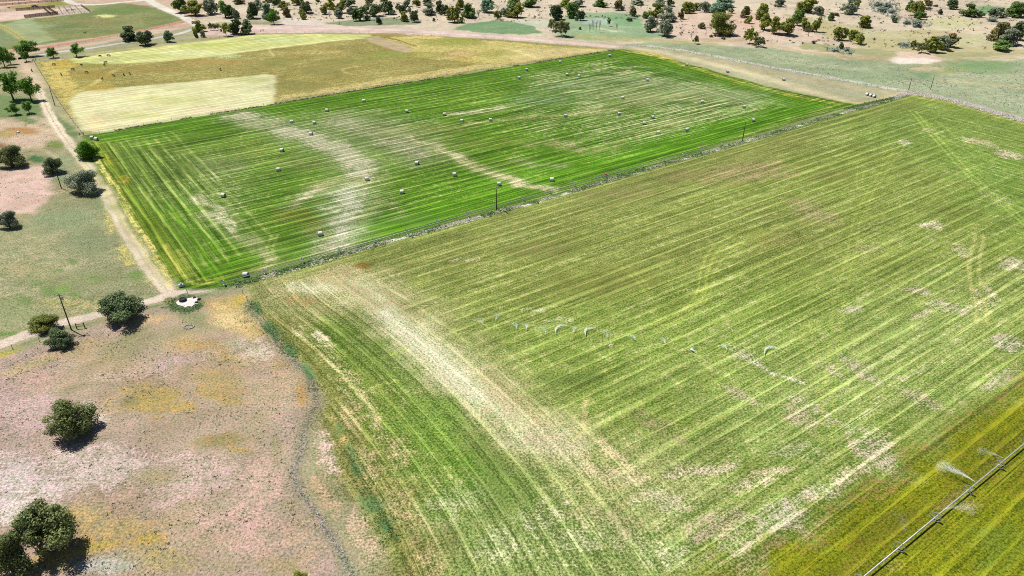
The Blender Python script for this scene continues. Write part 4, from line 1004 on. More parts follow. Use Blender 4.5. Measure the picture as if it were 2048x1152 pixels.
def twig_mesh(name, seed, n=120, up=0.7, r0=0.012):
    """bare branches forking from the base"""
    r = random.Random(seed); mb = MB()
    def grow(p, d, L, rad, lev):
        q = p + d * L
        mb.tube([p, (p + q) / 2 + Vector((r.uniform(-.02, .02), r.uniform(-.02, .02), 0)), q], [rad, rad * 0.8, rad * 0.6], 3, False)
        if lev == 0: return
        for _ in range(r.choice((2, 3))):
            dd = (d + Vector((r.uniform(-.7, .7), r.uniform(-.7, .7), r.uniform(-.1, .6)))).normalized()
            grow(q, dd, L * r.uniform(0.6, 0.85), rad * 0.62, lev - 1)
    for _ in range(7):
        a = r.uniform(0, 6.28)
        grow(Vector((0, 0, 0)), Vector((math.cos(a) * (1 - up), math.sin(a) * (1 - up), up)).normalized(), r.uniform(.22, .34), r0, 3)
    me = mb.mesh(name)
    at = me.attributes.new('tint', 'FLOAT', 'POINT')
    at.data.foreach_set('value', np.random.default_rng(seed).random(len(me.vertices)).astype(np.float32))
    return me
CROWN['twig', 0] = twig_mesh('bare_branches', 301, up=0.72)
CROWN['twig', 1] = twig_mesh('bare_branches', 302, up=0.86)

def trunk_mesh(name, seed, top=0.5, r0=0.035, limbs=5):
    r = random.Random(seed); mb = MB()
    mb.tube([(0, 0, -0.05), (0.01, 0.0, top * 0.5), (r.uniform(-.04, .04), r.uniform(-.04, .04), top)], [r0 * 1.3, r0, r0 * 0.6], 6)
    for i in range(limbs):
        a = 6.283 * i / limbs + r.uniform(-.3, .3); z = top * r.uniform(0.35, 0.95)
        q = r.uniform(0.2, 0.34)
        mb.tube([(0, 0, z), (q * .5 * math.cos(a), q * .5 * math.sin(a), z + .10), (q * math.cos(a), q * math.sin(a), z + r.uniform(.12, .26))], [r0 * .6, r0 * .4, r0 * .15], 5)
    return mb.mesh(name, M_bark, True)
TRUNK = {'jun': trunk_mesh('juniper_trunk', 1, 0.55, 0.045), 'round': trunk_mesh('tree_trunk', 2, 0.5, 0.030), 'spray': trunk_mesh('shrub_stems', 3, 0.35, 0.022, 7)}
KIND = {  # leaf material, crown family, trunk, name, adjective, noun
    'o': (L_olive, 'jun', 'jun', 'juniper_tree', 'olive', 'juniper'), 'g': (L_green, 'jun', 'jun', 'juniper_tree', 'green', 'juniper'),
    'd': (L_dark, 'jun', 'jun', 'juniper_tree', 'dark green', 'juniper'), 'y': (L_grey, 'jun', 'jun', 'juniper_tree', 'grey-green', 'juniper'),
    'b': (L_blue, 'jun', 'jun', 'juniper_tree', 'blue-green', 'juniper'), 'r': (L_rust, 'jun', 'jun', 'juniper_tree', 'brownish olive', 'juniper'),
    'C': (L_bright, 'round', 'round', 'broadleaf_tree', 'bright green', 'tree'), 'L': (L_lime, 'round', 'round', 'leafy_bush', 'lime green', 'bush'),
    'p': (L_pale, 'spray', 'spray', 'feathery_tree', 'pale feathery', 'tree'), 's': (L_olive, 'spray', 'spray', 'upright_tree', 'thin olive', 'tree'),
    'w': (L_twig, 'twig', None, 'bare_shrub', 'leafless grey', 'shrub'), 'S': (L_sage, 'low', None, 'sage_shrub', 'pale grey-green', 'sage shrub'),
    'h': (L_dot, 'low', None, 'low_shrub', 'small dark', 'shrub'), 'N': (L_near, 'near', 'jun', 'juniper_tree', 'green', 'juniper'),
    'D': (L_dark, 'near', 'jun', 'juniper_tree', 'dark green', 'juniper'), 'Y': (L_grey, 'near', 'jun', 'juniper_tree', 'grey-green', 'juniper'),
    'O': (L_olive, 'near', 'jun', 'juniper_tree', 'olive green', 'juniper'), 'B': (L_lime, 'near', 'jun', 'leafy_bush', 'bright green', 'bush'),
}
NCR = {'jun': 6, 'near': 4, 'round': 3, 'spray': 2, 'low': 2, 'twig': 2}
tree_no = 0

def plant(px, py, w, h, kind, label, group, cat=None, grow=1.0):
    """px,py: middle of the crown's foot in the photograph; w,h: its extent there"""
    global tree_no
    tree_no += 1
    r = random.Random(tree_no * 7 + 3)
    mat, fam, tr, name, adj, noun = KIND[kind]
    dz = depth_of(px, py - h / 2)
    al = TH + math.atan((py - h / 2 - 576) / FPX)
    W = w * dz / FPX * grow; hv = h * dz / FPX * grow
    Hm = math.sqrt(max(hv * hv - (0.85 * W * math.sin(al)) ** 2, (0.42 * W) ** 2)) / math.cos(al)
    # foot on the ground under the crown's middle
    u = (px - 1024) / FPX; v = (py - h / 2 - 576) / FPX
    s, c = math.sin(TH), math.cos(TH)
    dn = s + v * c; fw = c - v * s
    z = 0.0
    for _ in range(6):
        t = (CAMH - (z + Hm * 0.5)) / dn
        z = 0.5 * z + 0.5 * float(height(u * t, fw * t))
    t = (CAMH - (z + Hm * 0.5)) / dn
    x, y = u * t, fw * t
    root = empty(name, (x, y, float(height(x, y))), r.uniform(0, 6.28), (W, W, Hm))
    tag(root, label, cat or noun.split()[-1], group)
    if tr: mobj('trunk', TRUNK[tr], root)
    i = r.randrange(NCR[fam])
    mobj('crown' if fam != 'twig' else 'branches', CROWN[fam, i], root, mat=mat)
    return root

ORD = ['first', 'second', 'third', 'fourth', 'fifth', 'sixth', 'seventh', 'eighth', 'ninth', 'tenth', 'eleventh', 'twelfth', 'thirteenth', 'fourteenth', 'fifteenth',
       'sixteenth', 'seventeenth', 'eighteenth', 'nineteenth', 'twentieth', 'twenty-first', 'twenty-second', 'twenty-third', 'twenty-fourth', 'twenty-fifth']

def zone(items, where, group):
    """a run of plants told apart by their order from the left in a named place"""
    items = sorted(items, key=lambda q: q[0])
    for i, (px, py, w, h, k) in enumerate(items):
        adj = KIND[k][4]; noun = KIND[k][5]
        size = 'tiny ' if w < 11 else ('big ' if w >= 33 else '')
        plant(px, py, w, h, k, f'{size}{adj} {noun}, {ORD[i]} plant from left {where}' if k != 'S' else f'{size}{adj} {noun}, {ORD[i]} from left {where}', group)

# near junipers, each told apart by its own place
plant(245, 642, 88, 62, 'D', 'large dark juniper beside the dirt track left of the pale slab', 'junipers near the dirt track')
plant(88, 662, 62, 34, 'O', 'olive upper limb-crown of the leaning juniper pair by the tall utility pole', 'junipers near the dirt track')
plant(114, 696, 58, 40, 'D', 'dark lower juniper of the leaning pair by the tall utility pole', 'junipers near the dirt track')
plant(137, 876, 92, 76, 'N', 'lone round juniper on the bare pink ground in the middle left', 'junipers on the pink range')
plant(97, 1100, 114, 106, 'N', 'largest green juniper standing on pink and yellow ground at bottom left', 'junipers on the pink range')
plant(10, 1152, 86, 86, 'N', 'green juniper cut by the left border in the bottom corner', 'junipers on the pink range')
plant(597, 1172, 34, 30, 'O', 'small olive shrub at the bottom border beside the stony ditch', 'junipers on the pink range', 'shrub')
plant(163, 386, 64, 48, 'Y', 'wide grey-green juniper touching the two-rut track beside green hayfield', 'trees left of the two-rut track')
plant(101, 346, 42, 34, 'D', 'grey-dark small juniper right behind a leaning utility pole', 'trees left of the two-rut track')
plant(18, 333, 56, 44, 'N', 'rounded green juniper above the pink bare patch at left border', 'trees left of the two-rut track')
plant(14, 456, 40, 36, 'Y', 'thin grey tree with dark shadow below the pink bare patch', 'trees left of the two-rut track')
plant(175, 316, 48, 38, 'B', 'bright green bush on the corner of the green hayfield', None)
plant(18, 198, 52, 52, 'C', 'tall bright green tree, left one of a shady pair at left border', 'leafy trees left of the track')
plant(56, 200, 38, 44, 'C', 'bright green tree, right one of the shady pair beside the track', 'leafy trees left of the track')
plant(29, 229, 28, 22, 'C', 'small green tree below the shady pair, nearer the left border', 'leafy trees left of the track')
plant(55, 227, 25, 24, 'C', 'small green tree below the shady pair, nearer the track', 'leafy trees left of the track')
plant(3, 132, 28, 38, 'C', 'tall green tree cut by the left border at the gravel road', 'leafy trees along the gravel road')
plant(18, 128, 22, 24, 'C', 'shorter green tree beside the tall one at the gravel road end', 'leafy trees along the gravel road')
plant(52, 112, 42, 30, 'C', 'broad dark-trunked green tree on the far side of gravel road', 'leafy trees along the gravel road')
plant(50, 123, 20, 20, 'C', 'little green tree in front of the broad one at the track junction', 'leafy trees along the gravel road')
plant(104, 115, 24, 22, 'C', 'round green roadside tree between the junction and a wide bush', 'leafy trees along the gravel road')
plant(150, 113, 29, 25, 'C', 'wide bright bush-like tree on the pasture side of gravel road', 'leafy trees along the gravel road')
plant(256, 80, 38, 27, 'd', 'dark umbrella-shaped juniper on the far edge of gravel road', 'junipers along the gravel road')
plant(288, 89, 33, 27, 'd', 'dark round juniper on the pasture edge of gravel road', 'junipers along the gravel road')
plant(336, 83, 20, 22, 'b', 'small blue-green tree alone between gravel road and dry pasture', 'junipers along the gravel road', 'tree')

zone([(397, 62, 26, 21, 'o'), (390, 75, 11, 14, 'g'), (405, 74, 11, 13, 'y'), (420, 60, 9, 17, 's'), (428, 60, 8, 16, 's'), (435, 59, 9, 15, 's'),
      (450, 71, 22, 28, 's'), (471, 67, 30, 30, 'd'), (494, 66, 28, 26, 'd')], 'in the clump at the road fork', 'trees at the road fork')
zone([(359, 23, 32, 30, 'g'), (388, 29, 40, 28, 'o'), (419, 26, 32, 28, 'y'), (448, 33, 36, 31, 'g'), (471, 36, 18, 17, 'y'), (504, 35, 28, 30, 'd'), (536, 37, 30, 30, 'b'), (546, 47, 25, 27, 'C'), (571, 33, 20, 20, 'r')],
     'in the grove right of the white road', 'junipers right of the white road')
zone([(476, 7, 22, 14, 'r'), (516, 18, 22, 20, 'y'), (534, 5, 16, 10, 'o'), (551, 8, 22, 14, 'd'), (567, 18, 22, 16, 'o'), (594, 9, 22, 14, 'o'), (634, 3, 12, 8, 'o'), (660, 17, 22, 20, 'o'), (698, 12, 24, 14, 'd'),
      (738, 8, 22, 12, 'r'), (768, 6, 16, 10, 'o'), (795, 18, 11, 11, 'r'), (815, 12, 20, 15, 'y')], 'along the top border above pink road', 'junipers on the far slope')
zone([(604, 37, 19, 18, 'o'), (612, 25, 25, 22, 'd'), (648, 28, 19, 19, 'o'), (659, 36, 20, 18, 'w'), (683, 24, 24, 24, 'o'), (676, 35, 22, 20, 'y'), (700, 28, 16, 16, 'y'), (719, 40, 34, 26, 'g'), (747, 31, 34, 24, 'd'), (776, 27, 30, 25, 'd'),
      (757, 47, 15, 15, 'd'), (803, 24, 20, 14, 'd'), (819, 26, 10, 13, 'y'), (807, 42, 19, 20, 'o'), (829, 43, 19, 22, 'd')], 'in the thicket lining the pink road', 'junipers above the pink road')
zone([(833, 11, 16, 12, 'o'), (854, 10, 24, 14, 'd'), (858, 29, 26, 22, 'y'), (878, 25, 20, 24, 'd'), (889, 29, 18, 20, 'd'), (909, 43, 32, 30, 'o'), (920, 18, 24, 20, 'o'), (937, 33, 32, 26, 'g'), (958, 36, 16, 21, 'w'), (868, 42, 6, 10, 'h'),
      (972, 23, 32, 24, 'b'), (978, 7, 20, 12, 'g')], 'in the thicket by the orange scar', 'junipers by the orange scar')
zone([(996, 20, 20, 14, 'w'), (995, 37, 15, 16, 'o'), (1011, 31, 18, 16, 'y'), (1035, 33, 34, 26, 'o'), (1030, 19, 36, 22, 'g'), (1064, 13, 36, 18, 'g')], 'in the clump above the green swale', 'junipers above the green swale')
zone([(1110, 38, 31, 28, 'd'), (1132, 13, 26, 16, 'o'), (1142, 34, 29, 29, 'g'), (1161, 40, 19, 19, 'd'), (1160, 12, 26, 15, 'y'), (1200, 12, 28, 16, 'g'), (1238, 19, 20, 19, 'r'), (1266, 31, 19, 19, 'r'), (1276, 9, 28, 13, 'y'), (1258, 42, 13, 10, 'h'),
      (1107, 60, 24, 26, 'p'), (1124, 70, 34, 33, 'p'), (1218, 51, 7, 19, 's'), (1160, 59, 6, 8, 'h')], 'around the hollow of bare trunks', 'trees around the pale hollow')
for i, (x, y, h) in enumerate(((1180, 64, 22), (1187, 61, 28), (1193, 62, 26), (1199, 62, 27))):
    plant(x, y, 10, h, 'w', f'leafless grey trunk, {ORD[i]} of four from the left in the hollow', 'bare trunks in the hollow', 'bare tree')
plant(1235, 62, 11, 19, 'w', 'single leafless bush standing right of the four bare trunks', 'bare trunks in the hollow', 'bare bush')
zone([(1291, 36, 19, 13, 'g'), (1302, 61, 30, 28, 'y'), (1316, 33, 32, 26, 'o'), (1320, 11, 28, 14, 'y'), (1330, 70, 32, 31, 'y'), (1337, 41, 34, 28, 'y'), (1340, 11, 20, 14, 'd'), (1363, 37, 15, 20, 'r'), (1374, 25, 28, 22, 'o'),
      (1393, 20, 16, 15, 'o'), (1410, 23, 24, 20, 'y'), (1438, 31, 38, 26, 'b'), (1448, 14, 36, 18, 'b'), (1464, 26, 12, 9, 'r')], 'in the grove on top of the pink knoll', 'junipers on the pink knoll')
zone([(1443, 66, 48, 40, 'O'), (1404, 57, 17, 12, 'r'), (1383, 77, 14, 15, 'w'), (1392, 87, 15, 20, 'p'), (1492, 33, 24, 21, 'r'), (1500, 46, 16, 15, 'o'), (1502, 86, 30, 33, 's'), (1519, 93, 26, 24, 'p'), (1422, 74, 8, 7, 'h'), (1430, 72, 8, 7, 'h'), (1447, 78, 9, 7, 'h'), (1461, 72, 9, 8, 'h'), (1411, 71, 9, 8, 'w')],
     'on the near face of the pink knoll', 'plants on the face of the pink knoll')
zone([(1527, 37, 28, 30, 'o'), (1531, 57, 28, 29, 'o'), (1551, 65, 28, 31, 'o'), (1577, 68, 32, 31, 'o'), (1597, 49, 24, 30, 'g'), (1610, 60, 24, 24, 'o'), (1618, 72, 20, 20, 'w'), (1636, 62, 22, 28, 'o'), (1628, 87, 10, 8, 'h')], 'in the belt right of the pink knoll', 'junipers right of the knoll')
zone([(1562, 13, 22, 15, 'y'), (1616, 23, 46, 28, 'o'), (1638, 29, 20, 17, 'y'), (1663, 40, 17, 15, 'g'), (1673, 31, 13, 8, 'h'), (1700, 26, 30, 29, 'y'), (1716, 16, 16, 18, 'o'), (1729, 54, 30, 23, 'o')], 'on the open slope right of knoll', 'junipers on the right slope')
zone([(1680, 79, 26, 25, 'o'), (1706, 78, 21, 19, 'o'), (1719, 87, 21, 21, 'o'), (1655, 102, 24, 12, 'w'), (1683, 97, 13, 13, 'd'), (1672, 103, 16, 9, 'S'), (1694, 102, 14, 9, 'S'), (1700, 108, 9, 6, 'S')], 'on the bench left of the pale bank', 'plants left of the pale bank')
zone([(1758, 12, 20, 13, 'S'), (1766, 24, 22, 15, 'S'), (1776, 14, 18, 13, 'S'), (1784, 26, 16, 10, 'S'), (1788, 44, 15, 13, 'd'), (1800, 45, 17, 19, 'w'), (1822, 19, 18, 18, 'd'), (1836, 30, 31, 28, 'o'), (1841, 38, 20, 15, 'g'), (1834, 53, 25, 19, 'S'), (1815, 48, 16, 11, 'S'),
      (1856, 10, 20, 13, 'r'), (1857, 20, 13, 9, 'h'), (1881, 28, 13, 10, 'r'), (1903, 17, 24, 19, 'd'), (1872, 13, 10, 6, 'h')], 'in sage gully', 'plants in the sage gully')
zone([(1942, 32, 32, 24, 'g'), (1995, 34, 34, 19, 'y'), (1987, 43, 21, 12, 'S'), (2036, 32, 44, 28, 'g'), (2002, 78, 44, 34, 'r'), (2024, 88, 46, 30, 'y'), (2004, 100, 40, 20, 'g'), (2046, 78, 36, 36, 'd'), (1960, 34, 18, 12, 'd')], 'in the bushes at upper right border', 'bushes at the right border')
zone([(1829, 98, 16, 19, 's'), (1846, 105, 26, 24, 'p'), (1866, 103, 34, 30, 'o'), (1886, 98, 30, 28, 'y'), (1904, 93, 30, 26, 'r'), (1810, 92, 14, 9, 'S'), (1800, 90, 12, 8, 'S')], 'in the thicket above the pale bank', 'thicket above the pale bank')

# ------------------------------------------------------------------ hay bales
def bale_meshes():
    R, L, n = 0.78, 1.45, 28
    r = random.Random(5)
    prof = [(-L / 2, R * 0.93), (-L / 2 + 0.05, R * 0.985), (-L / 4, R), (0, R * 1.01), (L / 4, R), (L / 2 - 0.05, R * 0.985), (L / 2, R * 0.93)]
    v, f = [], []
    for x, q in prof:
        for k in range(n):
            a = 2 * math.pi * k / n
            z = q * math.sin(a); y = q * math.cos(a)
            z = max(z, -R * 0.90)                       # settled flat where it lies
            v.append((x, y * (1.02 if z < 0 else 1), z + R * 0.90))
    for i in range(len(prof) - 1):
        for k in range(n):
            f.append((i * n + k, i * n + (k + 1) % n, (i + 1) * n + (k + 1) % n, (i + 1) * n + k))
    wrap = bpy.data.meshes.new('bale_wrap'); wrap.from_pydata(v, [], f)
    for p in wrap.polygons: p.use_smooth = True
    wrap.materials.append(M_net)
    def end(sx):
        vv = []; ff = []
        rings = [0.93, 0.80, 0.62, 0.44, 0.26, 0.1]
        for j, q in enumerate(rings):
            for k in range(n):
                a = 2 * math.pi * k / n
                z = max(q * R * math.sin(a), -R * 0.90)
                vv.append((sx * (L / 2 + 0.012 + (0.03 if j % 2 else 0) + 0.04 * (1 - q)), q * R * math.cos(a), z + R * 0.90))
        for j in range(len(rings) - 1):
            for k in range(n):
                ff.append((j * n + k, j * n + (k + 1) % n, (j + 1) * n + (k + 1) % n, (j + 1) * n + k))
        ff.append(tuple((len(rings) - 1) * n + k for k in range(n)))
        me = bpy.data.meshes.new('bale_end'); me.from_pydata(vv, [], ff if sx > 0 else [q[::-1] for q in ff])
        me.materials.append(M_hay); return me
    return wrap, end(1), end(-1)
BWRAP, BE1, BE2 = bale_meshes()

def bale(px, py, label, rz=None, group='round hay bales'):
    p = GP(px, py + 4)
    r = random.Random(int(px * 31 + py))
    o = empty('hay_bale', p, ROWA + r.uniform(-0.35, 0.35) - 0.5 if rz is None else rz)
    tag(o, label, 'hay bale', group)
    mobj('net_wrap', BWRAP, o); mobj('bale_end', BE1, o); mobj('bale_end', BE2, o)

for px, py, lab in [
    (185, 274, 'left one of two round bales touching at the hayfield corner by the gate'), (193, 277, 'right one of two round bales touching at the hayfield corner by the gate'),
    (728, 200, 'white round bale nearest the pasture fence, left of centre'), (654, 219, 'white round bale in the second row from fence, above the pale swath'),
    (584, 242, 'left bale of two side by side on the pale swath top'), (629, 244, 'right bale of two side by side on the pale swath top'), (622, 266, 'bale just below the side by side two on the swath'),
    (814, 221, 'leftmost bale of a slanting line of four mid hayfield'), (889, 227, 'second bale of the slanting line of four, beside a pale patch'), (924, 240, 'third and lowest bale of the slanting line of four'),
    (981, 238, 'fourth and rightmost bale of the slanting line of four'),
    (1053, 137, 'round bale close under the pasture fence, right of centre'), (1038, 154, 'round bale just below the one under the fence, right of centre'), (1120, 122, 'round bale tucked against the fence weeds, upper right'),
    (1134, 147, 'left bale of a close pair in the dark green far strip'), (1158, 150, 'right bale of a close pair in the dark green far strip'), (1219, 109, 'farthest round bale, near the far tip of the green hayfield'),
    (1295, 158, 'round bale alone on streaky ground below the far tip'), (1373, 128, 'round bale on the right edge of the hayfield beside the straw strip'), (1245, 194, 'round bale beside a tan patch in the right half'),
    (1404, 202, 'round bale at the end of a tan streak, right half'), (1488, 212, 'round bale above the curved headland tracks at right'), (1131, 230, 'round bale at the left end of a long yellow streak'),
    (1238, 226, 'round bale right of the long yellow streak, above a close pair'), (1305, 233, 'upper bale of a slanting pair left of the field pole'), (1288, 245, 'lower bale of a slanting pair left of the field pole'),
    (1316, 264, 'round bale below the slanting pair'), (1373, 258, 'round bale between the slanting pair and the field pole'), (1506, 239, 'round bale right of the field pole top'),
    (447, 390, 'leftmost lone bale inside the ring tracks of the hayfield'), (564, 299, 'round bale left of the pale swath, upper of two'), (557, 338, 'round bale left of the pale swath, lower of two'),
    (734, 357, 'round bale right beside the pale swath bend'), (834, 325, 'round bale above centre with a pale scrap at its left'), (909, 348, 'round bale under the pale diagonal line, centre'),
    (804, 383, 'round bale in bright green rows right of the swath'), (641, 467, 'nearest round bale lying against the pale swath'), (998, 367, 'round bale just above the pole between the fields'),
    (1104, 358, 'round bale beside the lower end of the pale diagonal line'), (492, 549, 'round bale touching the sprinkler line at the near corner')]:
    bale(px, py, lab)
bale(1455, 141, 'dark weathered bale lying in the straw strip right of hayfield', group='bales outside the hayfield')
bale(1567, 157, 'white bale alone beyond the straw strip by the range fence', group='bales outside the hayfield')
for i, (px, py) in enumerate(((1734, 187), (1741, 189), (1748, 191))):
    bale(px, py, f'{("left", "middle", "right")[i]} bale of three in a row near the range fence', ROWA + 1.3, 'bales outside the hayfield')
# pale scraps of hay left beside some bales
def scatter_mesh(name, pts, size, mat, seed, per=5, tall=0.6, spread=1.0, zscale=1.0, up=0.3):
    """little tufts of blades standing on the ground at pts (x,y,s)"""
    r = np.random.default_rng(seed)
    pts = np.asarray(pts, float); n = len(pts)
    base = np.repeat(pts, per, 0); m = len(base)
    s = base[:, 2] * size
    off = r.normal(size=(m, 2)) * (s * 0.45 * spread)[:, None]
    x = base[:, 0] + off[:, 0]; y = base[:, 1] + off[:, 1]
    z = height(x, y) + 0.05 + s * tall * r.random(m) * 0.8 * zscale
    c = np.column_stack([x, y, z])
    nr = r.normal(size=(m, 3)) + np.array([0, 0, up]); nr /= np.linalg.norm(nr, axis=1)[:, None]
    t = np.cross(nr, r.normal(size=(m, 3))); t /= np.linalg.norm(t, axis=1)[:, None]
    b = np.cross(nr, t); q = (s * (0.25 + 0.3 * r.random(m)))[:, None]
    v = np.stack([c - t * q, c - b * q * 0.7, c + t * q, c + b * q * 0.7], 1).reshape(-1, 3)
    v[:, 2] = np.maximum(v[:, 2], np.repeat(height(x, y), 4) + 0.01)
    me = mesh_np(name, v, np.arange(m * 4).reshape(-1, 4), mat, False, np.repeat(np.clip(np.repeat(r.random(n), per) * 0.6 + 0.4 * r.random(m), 0, 1), 4))
    return me

def along(px, step, width, seed, lo=0.6, hi=1.4, smooth=4, gaps=0.0, scale=None):
    """random (x,y,size) along a pixel path"""
    r = np.random.default_rng(seed)
    W = G(*smooth_path(px, smooth).T)
    seg = np.linalg.norm(np.diff(W, axis=0), axis=1); s = np.concatenate([[0], np.cumsum(seg)])
    n = int(s[-1] / step)
    t = r.random(n) * s[-1]
    if gaps > 0: t = t[vnoise(t / 5.0, np.zeros(n), seed) > gaps]
    n = len(t)
    p = np.stack([np.interp(t, s, W[:, 0]), np.interp(t, s, W[:, 1])], 1) + r.normal(size=(n, 2)) * width * 0.4
    return np.column_stack([p, r.uniform(lo, hi, n)])

def scatter_px(poly, n, seed, lo=0.5, hi=1.5, noise_thr=0.0, ns=8.0):
    r = np.random.default_rng(seed)
    W = G(*np.array(poly, float).T); a = W.min(0); b = W.max(0)
    p = a + r.random((n * 4, 2)) * (b - a)
    p = p[poly_sd(p, W) > 0]
    if noise_thr: p = p[fbm(p[:, 0] / ns, p[:, 1] / ns, seed, 3) > noise_thr]
    p = p[:n]
    return np.column_stack([p, r.uniform(lo, hi, len(p))])

def stuff(name, me, label, cat):
    o = mobj(name, me); tag(o, label, cat, kind='stuff'); return o

# ------------------------------------------------------------------ weeds, rocks, scrub (uncountable)
BOUND = [(470, 570), (500, 563), (640, 522), (760, 488), (990, 426), (1120, 390), (1290, 339), (1480, 286), (1640, 239), (1760, 207), (1815, 190)]
stuff('bleached_weeds', scatter_mesh('bleached_weeds', along(BOUND, 0.07, 1.2, 1, gaps=0.44), 0.6, L_straw, 2, 4, 0.35, up=2.0), 'bleached dry weeds along the ridge between the two fields', 'weeds')
stuff('green_weeds', scatter_mesh('green_weeds', np.concatenate([along(BOUND, 0.07, 2.2, 3, gaps=0.3), along([(470, 572), (500, 610), (530, 645), (570, 690), (615, 740), (635, 780)], 0.06, 2.8, 5, 0.3, 0.9, gaps=0.4),
      along([(690, 885), (715, 940), (745, 1000), (775, 1055), (800, 1100)], 0.08, 4.0, 6, 0.3, 0.9, gaps=0.4), along([(1690, 218), (1740, 206), (1790, 196)], 0.05, 1.6, 61)]), 0.5, L_weed, 4, 5, 0.5, up=1.2),
      'lush green weeds lining the field ridge and the stony ditch', 'weeds')
stuff('tumbleweed_bank', scatter_mesh('tumbleweed_bank', np.concatenate([along([(1815, 186), (1835, 187), (1870, 194), (1905, 202), (1960, 217), (2048, 242), (2150, 275)], 0.10, 4.4, 7, 0.6, 1.4), along([(1790, 195), (1812, 188)], 0.05, 2.5, 8)]), 0.8, L_tumble, 9, 5, 0.35, up=2.0),
      'pale bank of piled tumbleweeds along the far right field edge', 'tumbleweeds')
stuff('fence_row_weeds', scatter_mesh('fence_row_weeds', np.concatenate([along([(1290, 92), (1400, 107), (1540, 135), (1700, 163), (1818, 184)], 0.12, 2.2, 10, 0.5, 1.2, gaps=0.3), along([(1240, 95), (1290, 92)], 0.1, 3, 101)]), 0.6, L_tumble, 11, 5, up=1.0), 'whitish dry weeds caught along the range fence', 'weeds')
stuff('pasture_fence_weeds', scatter_mesh('pasture_fence_weeds', np.concatenate([along([(170, 272), (350, 241), (545, 209), (760, 174), (1000, 137), (1230, 100)], 0.16, 1.0, 12, 0.4, 1.1, gaps=0.35)]), 0.6, L_dot, 13, 5), 'dark weeds growing under the dry pasture fence', 'weeds')
stuff('trough_reeds', scatter_mesh('trough_reeds', np.concatenate([along([(338, 600), (345, 612), (360, 620), (378, 622), (392, 616), (402, 606)], 0.09, 2.0, 14, 0.4, 0.9)]), 0.55, L_weed, 15, 5), 'dark green wet growth ringing the pale slab', 'weeds')
stuff('range_scrub', scatter_mesh('range_scrub', np.concatenate([scatter_px([(0, 715), (330, 615), (470, 600), (620, 780), (595, 930), (700, 1152), (0, 1152)], 1500, 16, 0.15, 0.8, 0.56),
      scatter_px([(0, 128), (44, 124), (185, 355), (110, 400), (0, 470)], 900, 17, 0.3, 0.9, 0.5), scatter_px([(0, 345), (110, 360), (66, 428), (0, 430)], 160, 171, 0.3, 0.7, 0.45)]), 0.5, L_dot, 18, 4, 0.7), 'small dark scrub dotted over the bare pink range', 'scrub')
stuff('knoll_scrub', scatter_mesh('knoll_scrub', np.concatenate([scatter_px([(480, 0), (1300, 0), (1300, 40), (1000, 44), (560, 40)], 620, 19, 0.5, 1.6, 0.42, 20), scatter_px([(1290, 40), (1500, 10), (1800, 0), (2048, 0), (2048, 100), (1700, 95), (1540, 84), (1380, 80)], 620, 20, 0.5, 1.5, 0.45, 20)]), 1.0, L_dot, 21, 6, 0.8),
      'low dark scrub scattered over the far pink slopes', 'scrub')
stuff('sage_cover', scatter_mesh('sage_cover', np.concatenate([scatter_px([(1735, 0), (1800, 0), (1800, 40), (1770, 32), (1745, 24)], 360, 22, 0.8, 1.8), scatter_px([(1655, 98), (1690, 92), (1715, 104), (1700, 112), (1660, 104)], 110, 23, 0.6, 1.4),
      scatter_px([(1795, 86), (1822, 86), (1830, 98), (1800, 97)], 110, 24, 0.6, 1.4), scatter_px([(1810, 36), (1870, 46), (1855, 56), (1810, 48)], 130, 25, 0.6, 1.5), scatter_px([(1260, 88), (1560, 100), (1800, 135), (2048, 125), (2048, 230), (1830, 180), (1540, 130)], 1500, 26, 0.3, 0.8, 0.5, 10)]), 0.9, L_sage, 27, 5, 0.8),
      'grey-green sagebrush spread over the far right flats', 'sagebrush')
# stones of the dry ditch
def stones(name, pts, size, mat, seed):
    r = np.random.default_rng(seed); pts = np.asarray(pts); n = len(pts)
    oct_v = np.array([(1, 0, 0), (-1, 0, 0), (0, 1, 0), (0, -1, 0), (0, 0, 0.8), (0, 0, -0.4)], float)
    oct_f = np.array([(0, 2, 4), (2, 1, 4), (1, 3, 4), (3, 0, 4), (2, 0, 5), (1, 2, 5), (3, 1, 5), (0, 3, 5)])
    s = pts[:, 2] * size
    V = oct_v[None] * (0.7 + 0.6 * r.random((n, 6, 1))) * s[:, None, None]
    a = r.random(n) * 6.28; ca, sa = np.cos(a)[:, None], np.sin(a)[:, None]
    x = V[..., 0] * ca - V[..., 1] * sa + pts[:, :1]; y = V[..., 0] * sa + V[..., 1] * ca + pts[:, 1:2]
    z = V[..., 2] + height(pts[:, 0], pts[:, 1])[:, None] + 0.05
    F = (oct_f[None] + (np.arange(n) * 6)[:, None, None]).reshape(-1, 3)
    return mesh_np(name, np.stack([x, y, z], -1).reshape(-1, 3), F, mat)
M_ditch = flat_mat('ditch_stone', (0.40, 0.375, 0.36), 0.9, 0.4, 0.8)
stuff('ditch_stones', stones('ditch_stones', along(DITCH, 0.22, 1.8, 28, 0.3, 1.3, gaps=0.34), 0.15, M_ditch, 29), 'grey loose stones lying along the dry ditch', 'stones')
stuff('range_pebbles', stones('range_pebbles', scatter_px([(0, 715), (330, 615), (470, 600), (620, 780), (595, 930), (700, 1152), (0, 1152)], 500, 30, 0.3, 1.8), 0.13, M_rock, 31), 'pale loose stones strewn on the pink range', 'stones')

